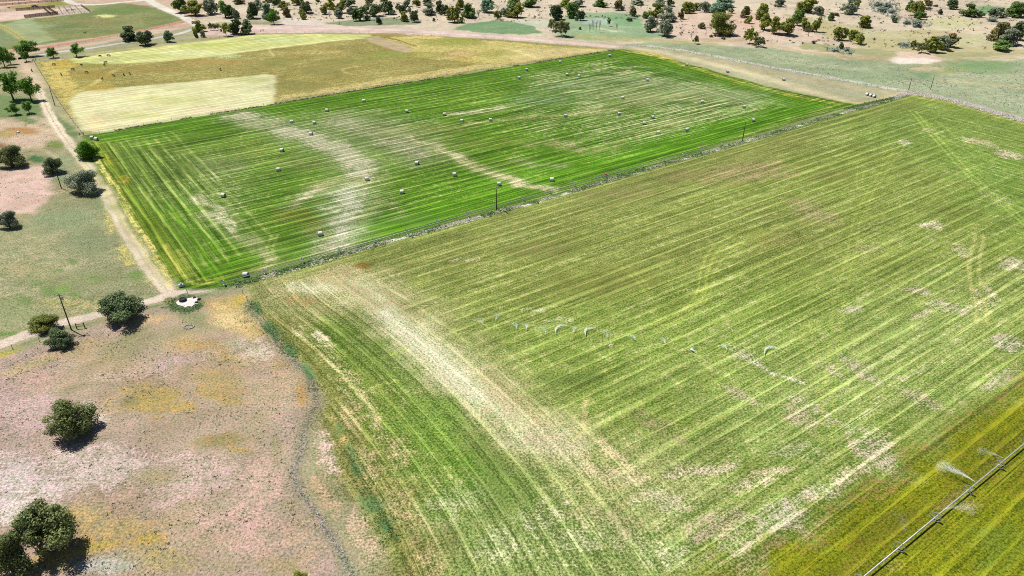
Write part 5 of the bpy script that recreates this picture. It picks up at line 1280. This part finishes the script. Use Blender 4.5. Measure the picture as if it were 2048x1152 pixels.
# ------------------------------------------------------------------ cattle
def cow_mesh(name, pose):
    """one continuous skinned body: trunk, four jointed legs, neck, head and tail"""
    V = [(0, 0, 1.02), (0.45, 0, 1.06), (0.78, 0, 1.10), (-0.45, 0, 1.06), (-0.80, 0, 1.08)]
    R = [(.34, .38), (.33, .36), (.26, .30), (.34, .36), (.24, .26)]
    E = [(0, 1), (1, 2), (0, 3), (3, 4)]
    def add(p, r, parent):
        V.append(p); R.append(r if isinstance(r, tuple) else (r, r)); E.append((parent, len(V) - 1)); return len(V) - 1
    if pose == 'graze':
        n = add((1.10, 0, 0.88), (.16, .20), 2); h = add((1.30, 0, 0.50), (.12, .13), n); m = add((1.40, 0, 0.18), (.085, .09), h)
    elif pose == 'stand':
        n = add((1.08, 0, 1.28), (.16, .20), 2); h = add((1.30, 0, 1.42), (.13, .13), n); m = add((1.62, 0, 1.28), (.09, .09), h)
    else:
        n = add((1.06, 0.10, 1.16), (.16, .20), 2); h = add((1.28, 0.26, 1.20), (.13, .13), n); m = add((1.48, 0.48, 1.04), (.09, .09), h)
    for sy in (-1, 1):
        add((h and V[h][0] - 0.05, V[h][1] + sy * 0.22, V[h][2] + 0.06), .03, h)      # ears
    st = {'graze': .05, 'stand': 0.0, 'walk': .16}[pose]
    for sx, par in ((1, 2), (-1, 4)):
        for sy in (-1, 1):
            k = st * sy * sx
            x0 = 0.62 * sx
            if sx > 0:
                a = add((x0, sy * .20, 0.80), .13, 1); b = add((x0 + k, sy * .20, 0.46), .075, a); c = add((x0 + k * 1.3, sy * .20, 0.16), .055, b)
            else:
                a = add((x0 - .02, sy * .20, 0.82), .16, 3); b = add((x0 + .06 + k, sy * .20, 0.58), .10, a); b2 = add((x0 - .14 + k, sy * .20, 0.40), .065, b); c = add((x0 - .08 + k, sy * .20, 0.14), .055, b2)
            add((V[c][0] + .03, sy * .20, 0.03), .065, c)
    t = add((-1.02, 0, 1.06), .045, 4); t2 = add((-1.10, 0, 0.70), .028, t); add((-1.10, 0, 0.42), .045, t2)
    me = bpy.data.meshes.new(name + '_cage'); me.from_pydata(V, E, [])
    o = bpy.data.objects.new(name + '_cage', me); COL.objects.link(o)
    sk = o.modifiers.new('skin', 'SKIN'); ss = o.modifiers.new('sub', 'SUBSURF'); ss.levels = 1; ss.render_levels = 1
    for i, r in enumerate(R): me.skin_vertices[0].data[i].radius = r
    me.skin_vertices[0].data[0].use_root = True
    dg = bpy.context.evaluated_depsgraph_get(); dg.update()
    out = bpy.data.meshes.new_from_object(o.evaluated_get(dg)); out.name = name
    bpy.data.objects.remove(o, do_unlink=True)
    out.materials.clear(); out.materials.append(M_cow)
    for p in out.polygons: p.use_smooth = True
    return out
COW = {k: cow_mesh('cow_' + k, k) for k in ('graze', 'stand', 'walk')}
for px, py, pose, rz, lab in [
    (108, 129, 'graze', 0.1, 'black cow grazing in the yellow corner, leftmost inside the pasture'), (164, 130, 'graze', 2.6, 'black cow alone between the yellow corner and the close pair'),
    (211, 125, 'walk', 0.5, 'upper black cow of a touching pair in the pasture'), (209, 130, 'stand', 1.8, 'lower black cow of a touching pair in the pasture'),
    (146, 139, 'graze', 0.2, 'black cow grazing below the alone one, left part of pasture'), (123, 149, 'stand', 2.2, 'black cow nearest the fence at the left side of the pasture'),
    (173, 145, 'graze', 0.4, 'black cow left of the pale diagonal trail'), (228, 151, 'walk', 2.5, 'left black cow of three in a short line right of the trail'),
    (248, 149, 'stand', 2.2, 'middle black cow of three in a short line right of the trail'), (260, 147, 'stand', 2.3, 'right black cow of three in a short line right of the trail'),
    (205, 158, 'stand', 1.7, 'lowest black cow, standing on the pale diagonal trail'), (441, 139, 'stand', 1.6, 'black cow far off by itself mid pasture'),
    (201, 112, 'graze', 2.9, 'left black cow of two on the light upper strip by the road'), (217, 111, 'graze', 0.3, 'right black cow of two on the light upper strip by the road'),
    (64, 141, 'stand', 2.0, 'black cow outside the pasture fence on the track'), (25, 148, 'stand', 1.9, 'black cow above the shady tree pair, right one'), (7, 149, 'walk', 0.4, 'black cow above the shady tree pair at the left border')]:
    o = mobj('cow', COW[pose], None, GP(px, py + 2), (0, 0, rz)); tag(o, lab, 'cow', 'black cattle')
cb = flat_mat('brown_hide', (0.09, 0.045, 0.022), 0.6, 0.3, 4)
for px, py, lab in ((18, 17, 'brown cow in the upper strip behind the left pen'), (170, 67, 'dark brown cow alone in the far green pasture'), (135, 23, 'brown cow in the small white pens, left one'), (145, 22, 'brown cow in the small white pens, right one')):
    o = mobj('cow', COW['stand'], None, GP(px, py), (0, 0, 0.3), mat=cb); tag(o, lab, 'cow', 'brown cattle')

# ------------------------------------------------------------------ utility poles
def pole(px, py, tx, ty, label, arms=1, transformer=False, lowarm=False, rz=0.6):
    p = GP(px, py)
    # height from the top pixel: march up the vertical through the foot
    best = 8.0; bd = 1e9
    for hh in np.arange(4, 16, 0.1):
        yy = p.y; zz = p.z + hh
        cz = math.cos(TH) * yy + math.sin(TH) * (CAMH - zz); cy = -math.sin(TH) * yy + math.cos(TH) * (CAMH - zz)
        d = abs(576 + FPX * cy / cz - ty)
        if d < bd: bd = d; best = float(hh)
    o = empty('utility_pole', p, rz); tag(o, label, 'utility pole', 'utility poles')
    mobj('pole', MB().tube([(0, 0, -0.5), (0, 0, best * .5), (0, 0, best)], [0.19, 0.16, 0.12], 8).mesh('pole', M_pole, True), o)
    if arms:
        a = mobj('crossarm', MB().box((0, 0.17, best - 0.5), (2.5, 0.11, 0.14)).mesh('crossarm', M_greywood), o)
        for x in (-1.1, -0.45, 0.45, 1.1):
            mobj('insulator', MB().tube([(x, .17, best - .43), (x, .17, best - .33), (x, .17, best - .23)], [.035, .07, .03], 6).mesh('insulator', M_cyl, True), a)
    else:
        mobj('insulator', MB().tube([(0, 0, best), (0, 0, best + .15), (0, 0, best + .28)], [.04, .08, .03], 6).mesh('insulator', M_cyl, True), o)
    if lowarm:
        mobj('lower_crossarm', MB().box((0, 0.17, best - 3.2), (1.7, 0.11, 0.13)).mesh('lower_crossarm', M_greywood), o)
    if transformer:
        t = mobj('transformer', MB().tube([(0.42, 0.1, best - 1.9), (0.42, 0.1, best - 1.85), (0.42, 0.1, best - 0.95), (0.42, 0.1, best - 0.86)], [.24, .27, .27, .18], 12).mesh('transformer', M_cyl, True), o)
        mobj('bushing', MB().tube([(0.42, .1, best - .86), (0.42, .1, best - .55)], [.05, .03], 6).mesh('bushing', M_white), t)
        mobj('light_arm', MB().tube([(0, 0, best - 1.2), (-.6, -.3, best - .9), (-1.3, -.6, best - .85)], .035, 5).mesh('light_arm', M_steel), o)
pole(143, 660, 124, 588, 'tall utility pole with crossarm and transformer by the leaning junipers', 1, True, rz=0.25)
pole(123, 377, 105, 330, 'leaning-looking utility pole between grey-dark juniper and pink bare patch', 0)
pole(110, 211, 97, 172, 'utility pole beside the two-rut track and dry pasture fence', 0)
pole(993, 420, 993, 373, 'utility pole on the ridge between fields, left of the red engine', 1, rz=1.9)
pole(1485, 282, 1489, 244, 'utility pole on the ridge between fields, farther right', 0)
pole(1817, 181, 1826, 157, 'utility pole with two crossarms at the field corner, upper right', 1, lowarm=True)
pole(1861, 179, 1868, 151, 'utility pole without arms out on the sage flat', 0)
pole(679, 49, 678, 40, 'short dark pole above the pink road, far away', 0)

# ------------------------------------------------------------------ fences
POST = MB().tube([(0, 0, -0.3), (0, 0, 0.7), (0, 0, 1.35)], [0.085, 0.08, 0.07], 6).mesh('fence_post', M_greywood)
TPOST = MB().box((0, 0, 0.55), (0.07, 0.09, 1.5)).mesh('steel_post', M_pole)

def fence(name, px, spacing, label, strands=(0.45, 0.8, 1.15), steel=0.0, hgt=1.0, mat=None):
    W = G(*smooth_path(px, 3).T)
    seg = np.linalg.norm(np.diff(W, axis=0), axis=1); s = np.concatenate([[0], np.cumsum(seg)])
    n = max(2, int(s[-1] / spacing) + 1)
    t = np.linspace(0, s[-1], n)
    X = np.interp(t, s, W[:, 0]); Y = np.interp(t, s, W[:, 1]); Z = height(X, Y)
    r = random.Random(len(label))
    root = empty(name, (X[0], Y[0], Z[0])); tag(root, label, 'fence')
    for i in range(n):
        me = TPOST if (steel and r.random() < steel) else POST
        mobj('post', me, root, (X[i] - X[0], Y[i] - Y[0], Z[i] - Z[0]), (r.uniform(-.05, .05), r.uniform(-.05, .05), r.uniform(0, 3)), (1, 1, hgt * r.uniform(.9, 1.12)), mat)
    for h in strands:
        mobj('wire', MB().tube([(X[i] - X[0] + .09, Y[i] - Y[0], Z[i] - Z[0] + h * hgt) for i in range(n)], 0.008, 3, False).mesh('wire', M_wire), root)
    return root, (X, Y, Z)
fence('wire_fence', [(168, 271), (350, 240), (545, 208), (760, 173), (1000, 136), (1125, 116), (1238, 98)], 6.5, 'long wire fence dividing dry pasture from green hayfield', steel=0.4)
fence('wire_fence', [(68, 123), (95, 168), (120, 207), (148, 246), (166, 270)], 4.5, 'wire fence on the left side of the dry pasture along the track')
fence('wire_fence', [(-30, 713), (0, 704), (65, 688), (130, 666)], 6.0, 'wire fence beside the near dirt track, left of the tall pole')
fence('wire_fence', [(170, 655), (200, 644), (270, 622), (345, 603)], 6.0, 'wire fence beside the near dirt track, behind the large dark juniper')
fence('wire_fence', [(1290, 94), (1380, 106), (1460, 120), (1540, 136), (1620, 151), (1700, 166), (1770, 178), (1815, 186)], 5.5, 'range fence with weeds running down to the corner pole at right')
fence('wire_fence', [(535, 66), (640, 66), (760, 67), (880, 72), (1000, 79), (1120, 90), (1232, 97)], 7.0, 'wire fence along the far side of dry pasture below pink road', steel=0.5)
fence('wire_fence', [(0, 111), (100, 96), (180, 83), (260, 68), (385, 40)], 6.0, 'fence between far green pasture and the red road bank')
fence('wire_fence', [(-10, 48), (26, 66), (52, 86)], 5.0, 'short fence splitting the far green pasture at left')
fence('wire_fence', [(80, 122), (150, 114), (240, 101), (330, 89), (430, 77), (510, 68)], 6.5, 'wire fence between gravel road and the light pasture strip', steel=0.5)
fence('wire_fence', [(478, 575), (500, 608), (530, 642), (556, 684)], 4.0, 'short fence in green weeds where the stony ditch begins')
# H-braces: two posts and a rail
def brace(pa, pb, label):
    a, b = GP(*pa), GP(*pb); d = b - a
    o = empty('fence_brace', a, math.atan2(d.y, d.x)); tag(o, label, 'fence brace', 'fence braces'); L = d.length
    big = MB().tube([(0, 0, -0.3), (0, 0, 1.75)], [0.13, 0.12], 7).mesh('brace_post', M_rail)
    mobj('post', big, o); mobj('post', big, o, (L, 0, 0))
    for z in (0.75, 1.35): mobj('rail', MB().tube([(0, 0, z), (L, 0, z)], 0.07, 6).mesh('brace_rail', M_rail), o)
brace((154, 658), (170, 656), 'dark wooden brace of two posts and rails right of tall pole')
brace((521, 64), (527, 62), 'dark wooden gate brace beside the pink road at pasture corner')
brace((66, 124), (72, 122), 'wooden corner brace at the top left of dry pasture')
brace((160, 272), (168, 271), 'wooden gate posts where the track meets the hayfield corner')

# ------------------------------------------------------------------ corrals
def corral(px, label, mat, hgt, nr, post_sp=4.0, board=0.16):
    W = G(*np.array(px, float).T)
    seg = np.linalg.norm(np.diff(W, axis=0), axis=1); s = np.concatenate([[0], np.cumsum(seg)])
    n = max(2, int(s[-1] / post_sp) + 1); t = np.unique(np.concatenate([np.linspace(0, s[-1], n), s]))
    X = np.interp(t, s, W[:, 0]); Y = np.interp(t, s, W[:, 1]); Z = height(X, Y)
    o = empty('corral_fence', (X[0], Y[0], Z[0])); tag(o, label, 'corral fence', 'corral fences')
    pm = MB().box((0, 0, hgt / 2), (0.2, 0.2, hgt + 0.3)).mesh('corral_post', mat)
    for i in range(len(t)): mobj('post', pm, o, (X[i] - X[0], Y[i] - Y[0], Z[i] - Z[0]))
    for j in range(nr):
        z = hgt * (j + 0.75) / nr
        mb = MB()
        for i in range(len(t) - 1):
            a = Vector((X[i] - X[0], Y[i] - Y[0], Z[i] - Z[0] + z)); b = Vector((X[i + 1] - X[0], Y[i + 1] - Y[0], Z[i + 1] - Z[0] + z)); d = b - a
            mb.box((a + b) / 2, (d.length, 0.06, board), Matrix.Rotation(math.atan2(d.y, d.x), 3, 'Z'))
        mobj('rail', mb.mesh('corral_rail', mat), o)
corral([(50, 36.5), (80, 33), (117, 29.5)], 'tall dark board fence closing the large pink pen', M_rail, 2.6, 6, 4.0, 0.34)
corral([(33, 22), (60, 20), (88, 17.5), (110, 15.5)], 'long dark board fence behind the large pink pen', M_rail, 2.2, 5, 4.0, 0.3)
corral([(88, 18.5), (102, 30)], 'left dark fence of the slanting cattle chute', M_rail, 2.2, 5, 4.0, 0.3)
corral([(96, 18), (114, 29)], 'right dark fence of the slanting cattle chute', M_rail, 2.2, 5, 4.0, 0.3)
corral([(163, 13), (181, 25)], 'dark fence at the right end of the small pens', M_rail, 2.0, 4, 4.0, 0.3)
corral([(-10, 25), (33, 22)], 'pale rail fence left of the long dark board fence', M_white, 1.8, 3)
corral([(108, 18), (135, 15.5), (163, 13)], 'pale pipe fence along the back of the small pens', M_steel, 1.7, 3)
corral([(128, 23.5), (150, 21.5), (175, 19.5)], 'pale pipe fence through the middle of the small pens', M_steel, 1.7, 3)
corral([(120, 30), (150, 27.5), (181, 25)], 'pale pipe fence along the front of the small pens', M_steel, 1.7, 3)
for i, (a, b) in enumerate((((117, 17), (126, 29.5)), ((128, 16), (139, 28.5)), ((139, 15), (150, 27.5)), ((150, 14), (163, 26.5)))):
    corral([a, b], f'{ORD[i]} pale pipe divider from the left in the small pens', M_steel, 1.7, 3)
corral([(0, 4), (20, 3), (60, 1), (88, -1)], 'dark fence along the far pink pen at the top border', M_rail, 1.8, 4, 5, 0.25)
corral([(0, 12), (40, 9), (95, 4.5), (128, 2)], 'dark fence between the far pink pen and the grassy lane', M_rail, 1.8, 4, 5, 0.25)
# parked blue pickup
p = GP(70, 14)
pk = empty('pickup_truck', p, 0.15); tag(pk, 'small blue pickup parked behind the large pink pen', 'pickup truck')
bd = mobj('body', MB().box((0, 0, 0.75), (5.2, 1.85, 0.55)).box((1.75, 0, 1.08), (1.5, 1.75, 0.16)).mesh('truck_body', M_blue), pk)
mobj('cab', MB().box((0.25, 0, 1.36), (1.7, 1.7, 0.68)).mesh('truck_cab', M_blue), pk)
mobj('windscreen', MB().box((1.13, 0, 1.38), (0.06, 1.5, 0.48)).mesh('windscreen', M_glass), pk)
mobj('rear_window', MB().box((-0.63, 0, 1.42), (0.05, 1.4, 0.4)).mesh('rear_window', M_glass), pk)
mobj('cargo_bed', MB().box((-1.6, .86, 1.12), (1.9, .08, .2)).box((-1.6, -.86, 1.12), (1.9, .08, .2)).box((-2.56, 0, 1.12), (.08, 1.8, .2)).mesh('cargo_bed', M_blue), pk)
wh = MB().tube([(0, -.12, 0), (0, .12, 0)], .38, 14).mesh('truck_wheel', M_rubber)
for x in (-1.65, 1.6):
    for y in (-.85, .85): mobj('wheel', wh, pk, (x, y, .38))

# ------------------------------------------------------------------ wheel-line sprinklers
WR = 0.95
def wheel_meshes():
    mb = MB(); n = 20
    for k in range(n):                                   # flat rim band
        pass
    pts = [(0, WR * math.cos(2 * math.pi * k / n), WR * math.sin(2 * math.pi * k / n)) for k in range(n + 1)]
    rim = MB(); v = []; f = []
    for k in range(n):
        a = 2 * math.pi * k / n
        for x, q in ((-.09, WR), (.09, WR), (.09, WR - .05), (-.09, WR - .05)): v.append((x, q * math.cos(a), q * math.sin(a)))
    for k in range(n):
        for j in range(4): f.append((k * 4 + j, k * 4 + (j + 1) % 4, ((k + 1) % n) * 4 + (j + 1) % 4, ((k + 1) % n) * 4 + j))
    rim.add(v, f)
    for k in range(n):                                   # cleats
        a = 2 * math.pi * k / n; rim.box((0, (WR + .02) * math.cos(a), (WR + .02) * math.sin(a)), (.24, .05, .07), Matrix.Rotation(a, 3, 'X'))
    hub = MB().tube([(-.12, 0, 0), (.12, 0, 0)], .16, 10)
    spoke = MB().tube([(0, .1, 0), (0, WR - .03, 0)], .022, 4).mesh('spoke', M_steel)
    return rim.mesh('rim', M_steel), hub.mesh('hub', M_steel), spoke
RIM, HUB, SPOKE = wheel_meshes()

def wheel_line(px_a, px_b, label, phase, riser=True, pipe_r=0.14):
    a, b = GP(*px_a), GP(*px_b); d = b - a; L = d.length
    o = empty('wheel_line_sprinkler', a, math.atan2(d.y, d.x)); tag(o, label, 'sprinkler line')
    mobj('pipe', MB().tube([(0, 0, WR), (L / 2, 0, WR), (L, 0, WR)], pipe_r, 8).mesh('pipe', M_pipe, True), o)
    x = phase; i = 0; ws = []
    while x < L - 1:
        w = mobj('wheel', HUB, o, (x, 0, WR), (0.3 * i, 0, 0)); mobj('rim', RIM, w)
        for k in range(8): mobj('spoke', SPOKE, w, None, (k * math.pi / 4, 0, 0))
        if riser:
            mobj('sprinkler_head', MB().tube([(x + 6.1, 0, WR + pipe_r), (x + 6.1, 0, WR + pipe_r + .3), (x + 6.18, 0, WR + pipe_r + .36)], [.03, .025, .04], 5).mesh('sprinkler_head', M_steel), o)
        ws.append(x); x += 12.19; i += 1
    return o, a, d.normalized(), L
wl1, A1, D1, L1 = wheel_line((440, 573), (1475, 281), 'long wheel line sprinkler standing along the ridge between the fields', 1.2, pipe_r=0.10)
wl2, A2, D2, L2 = wheel_line((1650, 1223), (2230, 741), 'wheel line sprinkler crossing the bottom right corner, spraying water', 9.6)
# the engine that drives the long line
q = (GP(1212, 354) - A1).dot(D1)
mv = mobj('mover_frame', MB().tube([(q - 1.3, -1.4, .5), (q - 1.3, 1.4, .5)], .07, 6).tube([(q + 1.3, -1.4, .5), (q + 1.3, 1.4, .5)], .07, 6).tube([(q - 1.3, -1.4, .5), (q + 1.3, -1.4, .5)], .07, 6).tube([(q - 1.3, 1.4, .5), (q + 1.3, 1.4, .5)], .07, 6).tube([(q - 1.3, 0, .5), (q - 1.3, 0, WR)], .07, 6).tube([(q + 1.3, 0, .5), (q + 1.3, 0, WR)], .07, 6).mesh('mover_frame', M_steel), wl1)
mobj('engine_cover', MB().box((q, 0.75, 1.05), (1.0, 0.65, 0.5)).box((q, 0.75, 1.36), (0.8, 0.5, 0.12)).mesh('engine_cover', M_red), mv)
for sx in (-1.3, 1.3):
    for sy in (-1.4, 1.4): mobj('drive_wheel', RIM, mv, (q + sx, sy, .6), None, (1.2, .62, .62))

# ------------------------------------------------------------------ sprinkler water
M_spray, nt, b = new_mat('spray_drops')
b.inputs['Base Color'].default_value = (0.93, 0.96, 0.97, 1); b.inputs['Roughness'].default_value = 0.3
tr = nt.nodes.new('ShaderNodeBsdfTranslucent'); tr.inputs[0].default_value = (0.93, 0.96, 0.97, 1)
ms = nt.nodes.new('ShaderNodeMixShader'); ms.inputs[0].default_value = 0.5
nt.links.new(b.outputs[0], ms.inputs[1]); nt.links.new(tr.outputs[0], ms.inputs[2])
clr = nt.nodes.new('ShaderNodeBsdfTransparent'); mc = nt.nodes.new('ShaderNodeMixShader'); mc.inputs[0].default_value = 0.8
nt.links.new(clr.outputs[0], mc.inputs[1]); nt.links.new(ms.outputs[0], mc.inputs[2]); nt.links.new(mc.outputs[0], nt.nodes['Material Output'].inputs['Surface'])

def spray(origin, ang, reach, rise, n, fan, drop, label, seed, curve=0.0):
    """droplets thrown from a nozzle along an arc, spreading as they fall"""
    r = np.random.default_rng(seed)
    u = r.random(n) ** 0.75
    a = ang + (r.normal(size=n) * fan) * (0.25 + u) + curve * u * u
    dist = reach * u
    z = rise * 4 * u * (1 - u) * (0.8 + 0.3 * r.random(n)) + r.normal(size=n) * 0.06 * (0.3 + u * 2) + (1 - u) * 0.3
    c = np.column_stack([dist * np.cos(a), dist * np.sin(a), np.maximum(z, 0.02)])
    c[:, :2] += r.normal(size=(n, 2)) * 0.05
    s = (drop * (0.5 + r.random(n)))[:, None]
    nr = r.normal(size=(n, 3)) * 0.35 + np.array([0, 0, 1.0]); nr /= np.linalg.norm(nr, axis=1)[:, None]
    d1 = np.cross(nr, r.normal(size=(n, 3))); d1 /= np.linalg.norm(d1, axis=1)[:, None]; d2 = np.cross(nr, d1)
    v = np.stack([c + d1 * s, c - d1 * s * .5 + d2 * s * .9, c - d1 * s * .5 - d2 * s * .9], 1).reshape(-1, 3)
    F = np.arange(n * 3).reshape(-1, 3)
    o = mobj('water_spray', mesh_np('water_spray', v, F, M_spray), None, origin)
    tag(o, label, 'water spray', 'sprinkler sprays', 'stuff')
for i, (px, py, tx, ty, n, dr, lab) in enumerate(((1945, 975, 1885, 945, 2600, .035, 'broad bluish-white water fan from the corner sprinkler line'), (1880, 1030, 1930, 1027, 800, .03, 'low water jet to the right from the corner sprinkler line'),
      (2002, 928, 1960, 914, 600, .03, 'thin water jet nearest the right border on the sprinkler line'), (1808, 1084, 1797, 1045, 250, .025, 'faint upright water jet midway down the sprinkler line'))):
    a, t = GP(px, py), GP(tx, ty); d = t - a
    spray(a + Vector((0, 0, WR + .3)), math.atan2(d.y, d.x), d.length * 1.25, 0.5, int(n * 1.5), 0.16, dr, lab, 500 + i)
SP = [(968, 655, 955, 636), (990, 645, 1003, 628), (1034, 662, 1030, 645), (1053, 662, 1056, 648), (1092, 672, 1086, 652), (1112, 672, 1122, 648), (1146, 668, 1154, 655), (1171, 674, 1177, 655), (1214, 680, 1212, 660), (1270, 684, 1263, 670), (1330, 692, 1326, 676), (1393, 708, 1378, 700), (1453, 704, 1446, 690), (1528, 712, 1545, 692)]
for i, (px, py, tx, ty) in enumerate(SP):
    a, t = GP(px, py), GP(tx, ty); d = t - a
    strong = i in (5, 7, 11, 13)
    spray(a + Vector((0, 0, .4)), math.atan2(d.y, d.x) + (0.35 if strong else 0), d.length * 0.9, 0.2, 1500 if strong else 700, 0.09 if strong else 0.28, .045 if strong else .04, f'{"bright" if strong else "faint"} arc of water over the stubble field, {ORD[i]} from the left', 600 + i, -0.6 if strong else 0.2)

# ------------------------------------------------------------------ the watering place
def ragged_slab(pts, z0, z1, name, mat):
    W = G(*np.array(pts, float).T); n = len(W)
    v = [(x, y, z1) for x, y in W] + [(x * 1.0, y, z0) for x, y in W]
    f = [tuple(range(n))] + [(i, n + i, n + (i + 1) % n, (i + 1) % n) for i in range(n)]
    a = sum((W[i][0] * W[(i + 1) % n][1] - W[(i + 1) % n][0] * W[i][1]) for i in range(n))
    if a < 0: f = [q[::-1] for q in f]
    me = bpy.data.meshes.new(name); me.from_pydata(v, [], f); me.materials.append(mat); return me
slab = mobj('concrete_slab', ragged_slab([(352, 606), (358, 600), (366, 604), (374, 598), (384, 596), (392, 594), (397, 598), (394, 603), (396, 608), (388, 610), (384, 614), (376, 613), (370, 616), (362, 612), (356, 611)], -.1, .16, 'concrete_slab', M_conc))
tag(slab, 'pale ragged concrete slab at the end of the dirt track', 'slab')
p = GP(366, 602)
tt = empty('tyre_trough', p); tag(tt, 'round black tyre water trough on the left of the pale slab', 'water trough')
def torus_mesh(R_, r_, h_, name, mat, n=20, m=8):
    v = []; f = []
    for i in range(n):
        for j in range(m):
            a = 2 * math.pi * i / n; b_ = 2 * math.pi * j / m
            v.append(((R_ + r_ * math.cos(b_)) * math.cos(a), (R_ + r_ * math.cos(b_)) * math.sin(a), h_ + h_ * math.sin(b_)))
    for i in range(n):
        for j in range(m): f.append((i * m + j, ((i + 1) % n) * m + j, ((i + 1) % n) * m + (j + 1) % m, i * m + (j + 1) % m))
    me = bpy.data.meshes.new(name); me.from_pydata(v, [], f); me.materials.append(mat)
    for q_ in me.polygons: q_.use_smooth = True
    return me
mobj('tyre', torus_mesh(0.85, 0.24, 0.36, 'trough_tyre', M_rubber), tt, (0, 0, .16))
M_water, nt, b = new_mat('trough_water'); b.inputs['Base Color'].default_value = (.02, .035, .03, 1); b.inputs['Roughness'].default_value = .05
mobj('water', MB().tube([(0, 0, .62), (0, 0, .66)], .68, 18).mesh('water', M_water), tt)
p = GP(377, 592)
vp = empty('white_valve_post', p); tag(vp, 'white leaning pipe standing just above the pale slab', 'pipe')
mobj('standpipe', MB().tube([(0, 0, -.2), (-.35, .5, 1.9)], .11, 8).mesh('standpipe', M_white), vp)
mobj('valve_cap', MB().tube([(-.35, .5, 1.85), (-.36, .53, 2.05)], .17, 8).mesh('valve_cap', M_steel), vp)
p = GP(363, 574)
pm = empty('pump_unit', p, 0.5); tag(pm, 'grey pump and riser pipe at the hayfield corner above the slab', 'pump')
mobj('pump_body', MB().box((0, 0, .5), (1.3, .7, .8)).tube([(0, 0, .9), (0, 0, 1.35)], .28, 10).mesh('pump_body', M_cyl), pm)
mobj('riser_pipe', MB().tube([(.6, 0, .5), (1.3, 0, .5), (1.3, 0, 1.5), (2.4, .1, 1.5)], .10, 7).mesh('riser_pipe', M_steel, True), pm)
rk = stones('slab_rock', [(0, 0, 1)], .62, flat_mat('dark_rock', (.05, .05, .045), .9, .3, 3), 88)
for i, (px, py) in enumerate(((393, 606), (398, 599), (389, 596), (362, 599))):
    g = GP(px, py); o = mobj('dark_rock', rk, None, g + Vector((0, 0, .1)), (0, 0, i)); tag(o, f'dark rock on the rim of the pale slab, {("lower right", "right end", "upper right", "behind the tyre trough")[i]}', 'rock', 'rocks on the slab rim')
c0 = GP(378, 654)
ring = empty('stone_ring', c0); tag(ring, 'small ring of pale stones below the watering slab', 'stone ring')
stn = [stones('ring_stone', [(0, 0, 1)], .30, M_rock, 90 + i) for i in range(3)]
for i in range(18):
    a = 2 * math.pi * i / 18
    mobj('stone', stn[i % 3], ring, (1.25 * math.cos(a), 1.0 * math.sin(a), 0.02), (0, 0, i * 1.3))
bo = stones('boulder', [(0, 0, 1)], 1.0, M_cyl, 95)
o = mobj('boulder', bo, None, GP(37, 265)); tag(o, 'pale grey boulder on the orange-stained soil at left', 'boulder')
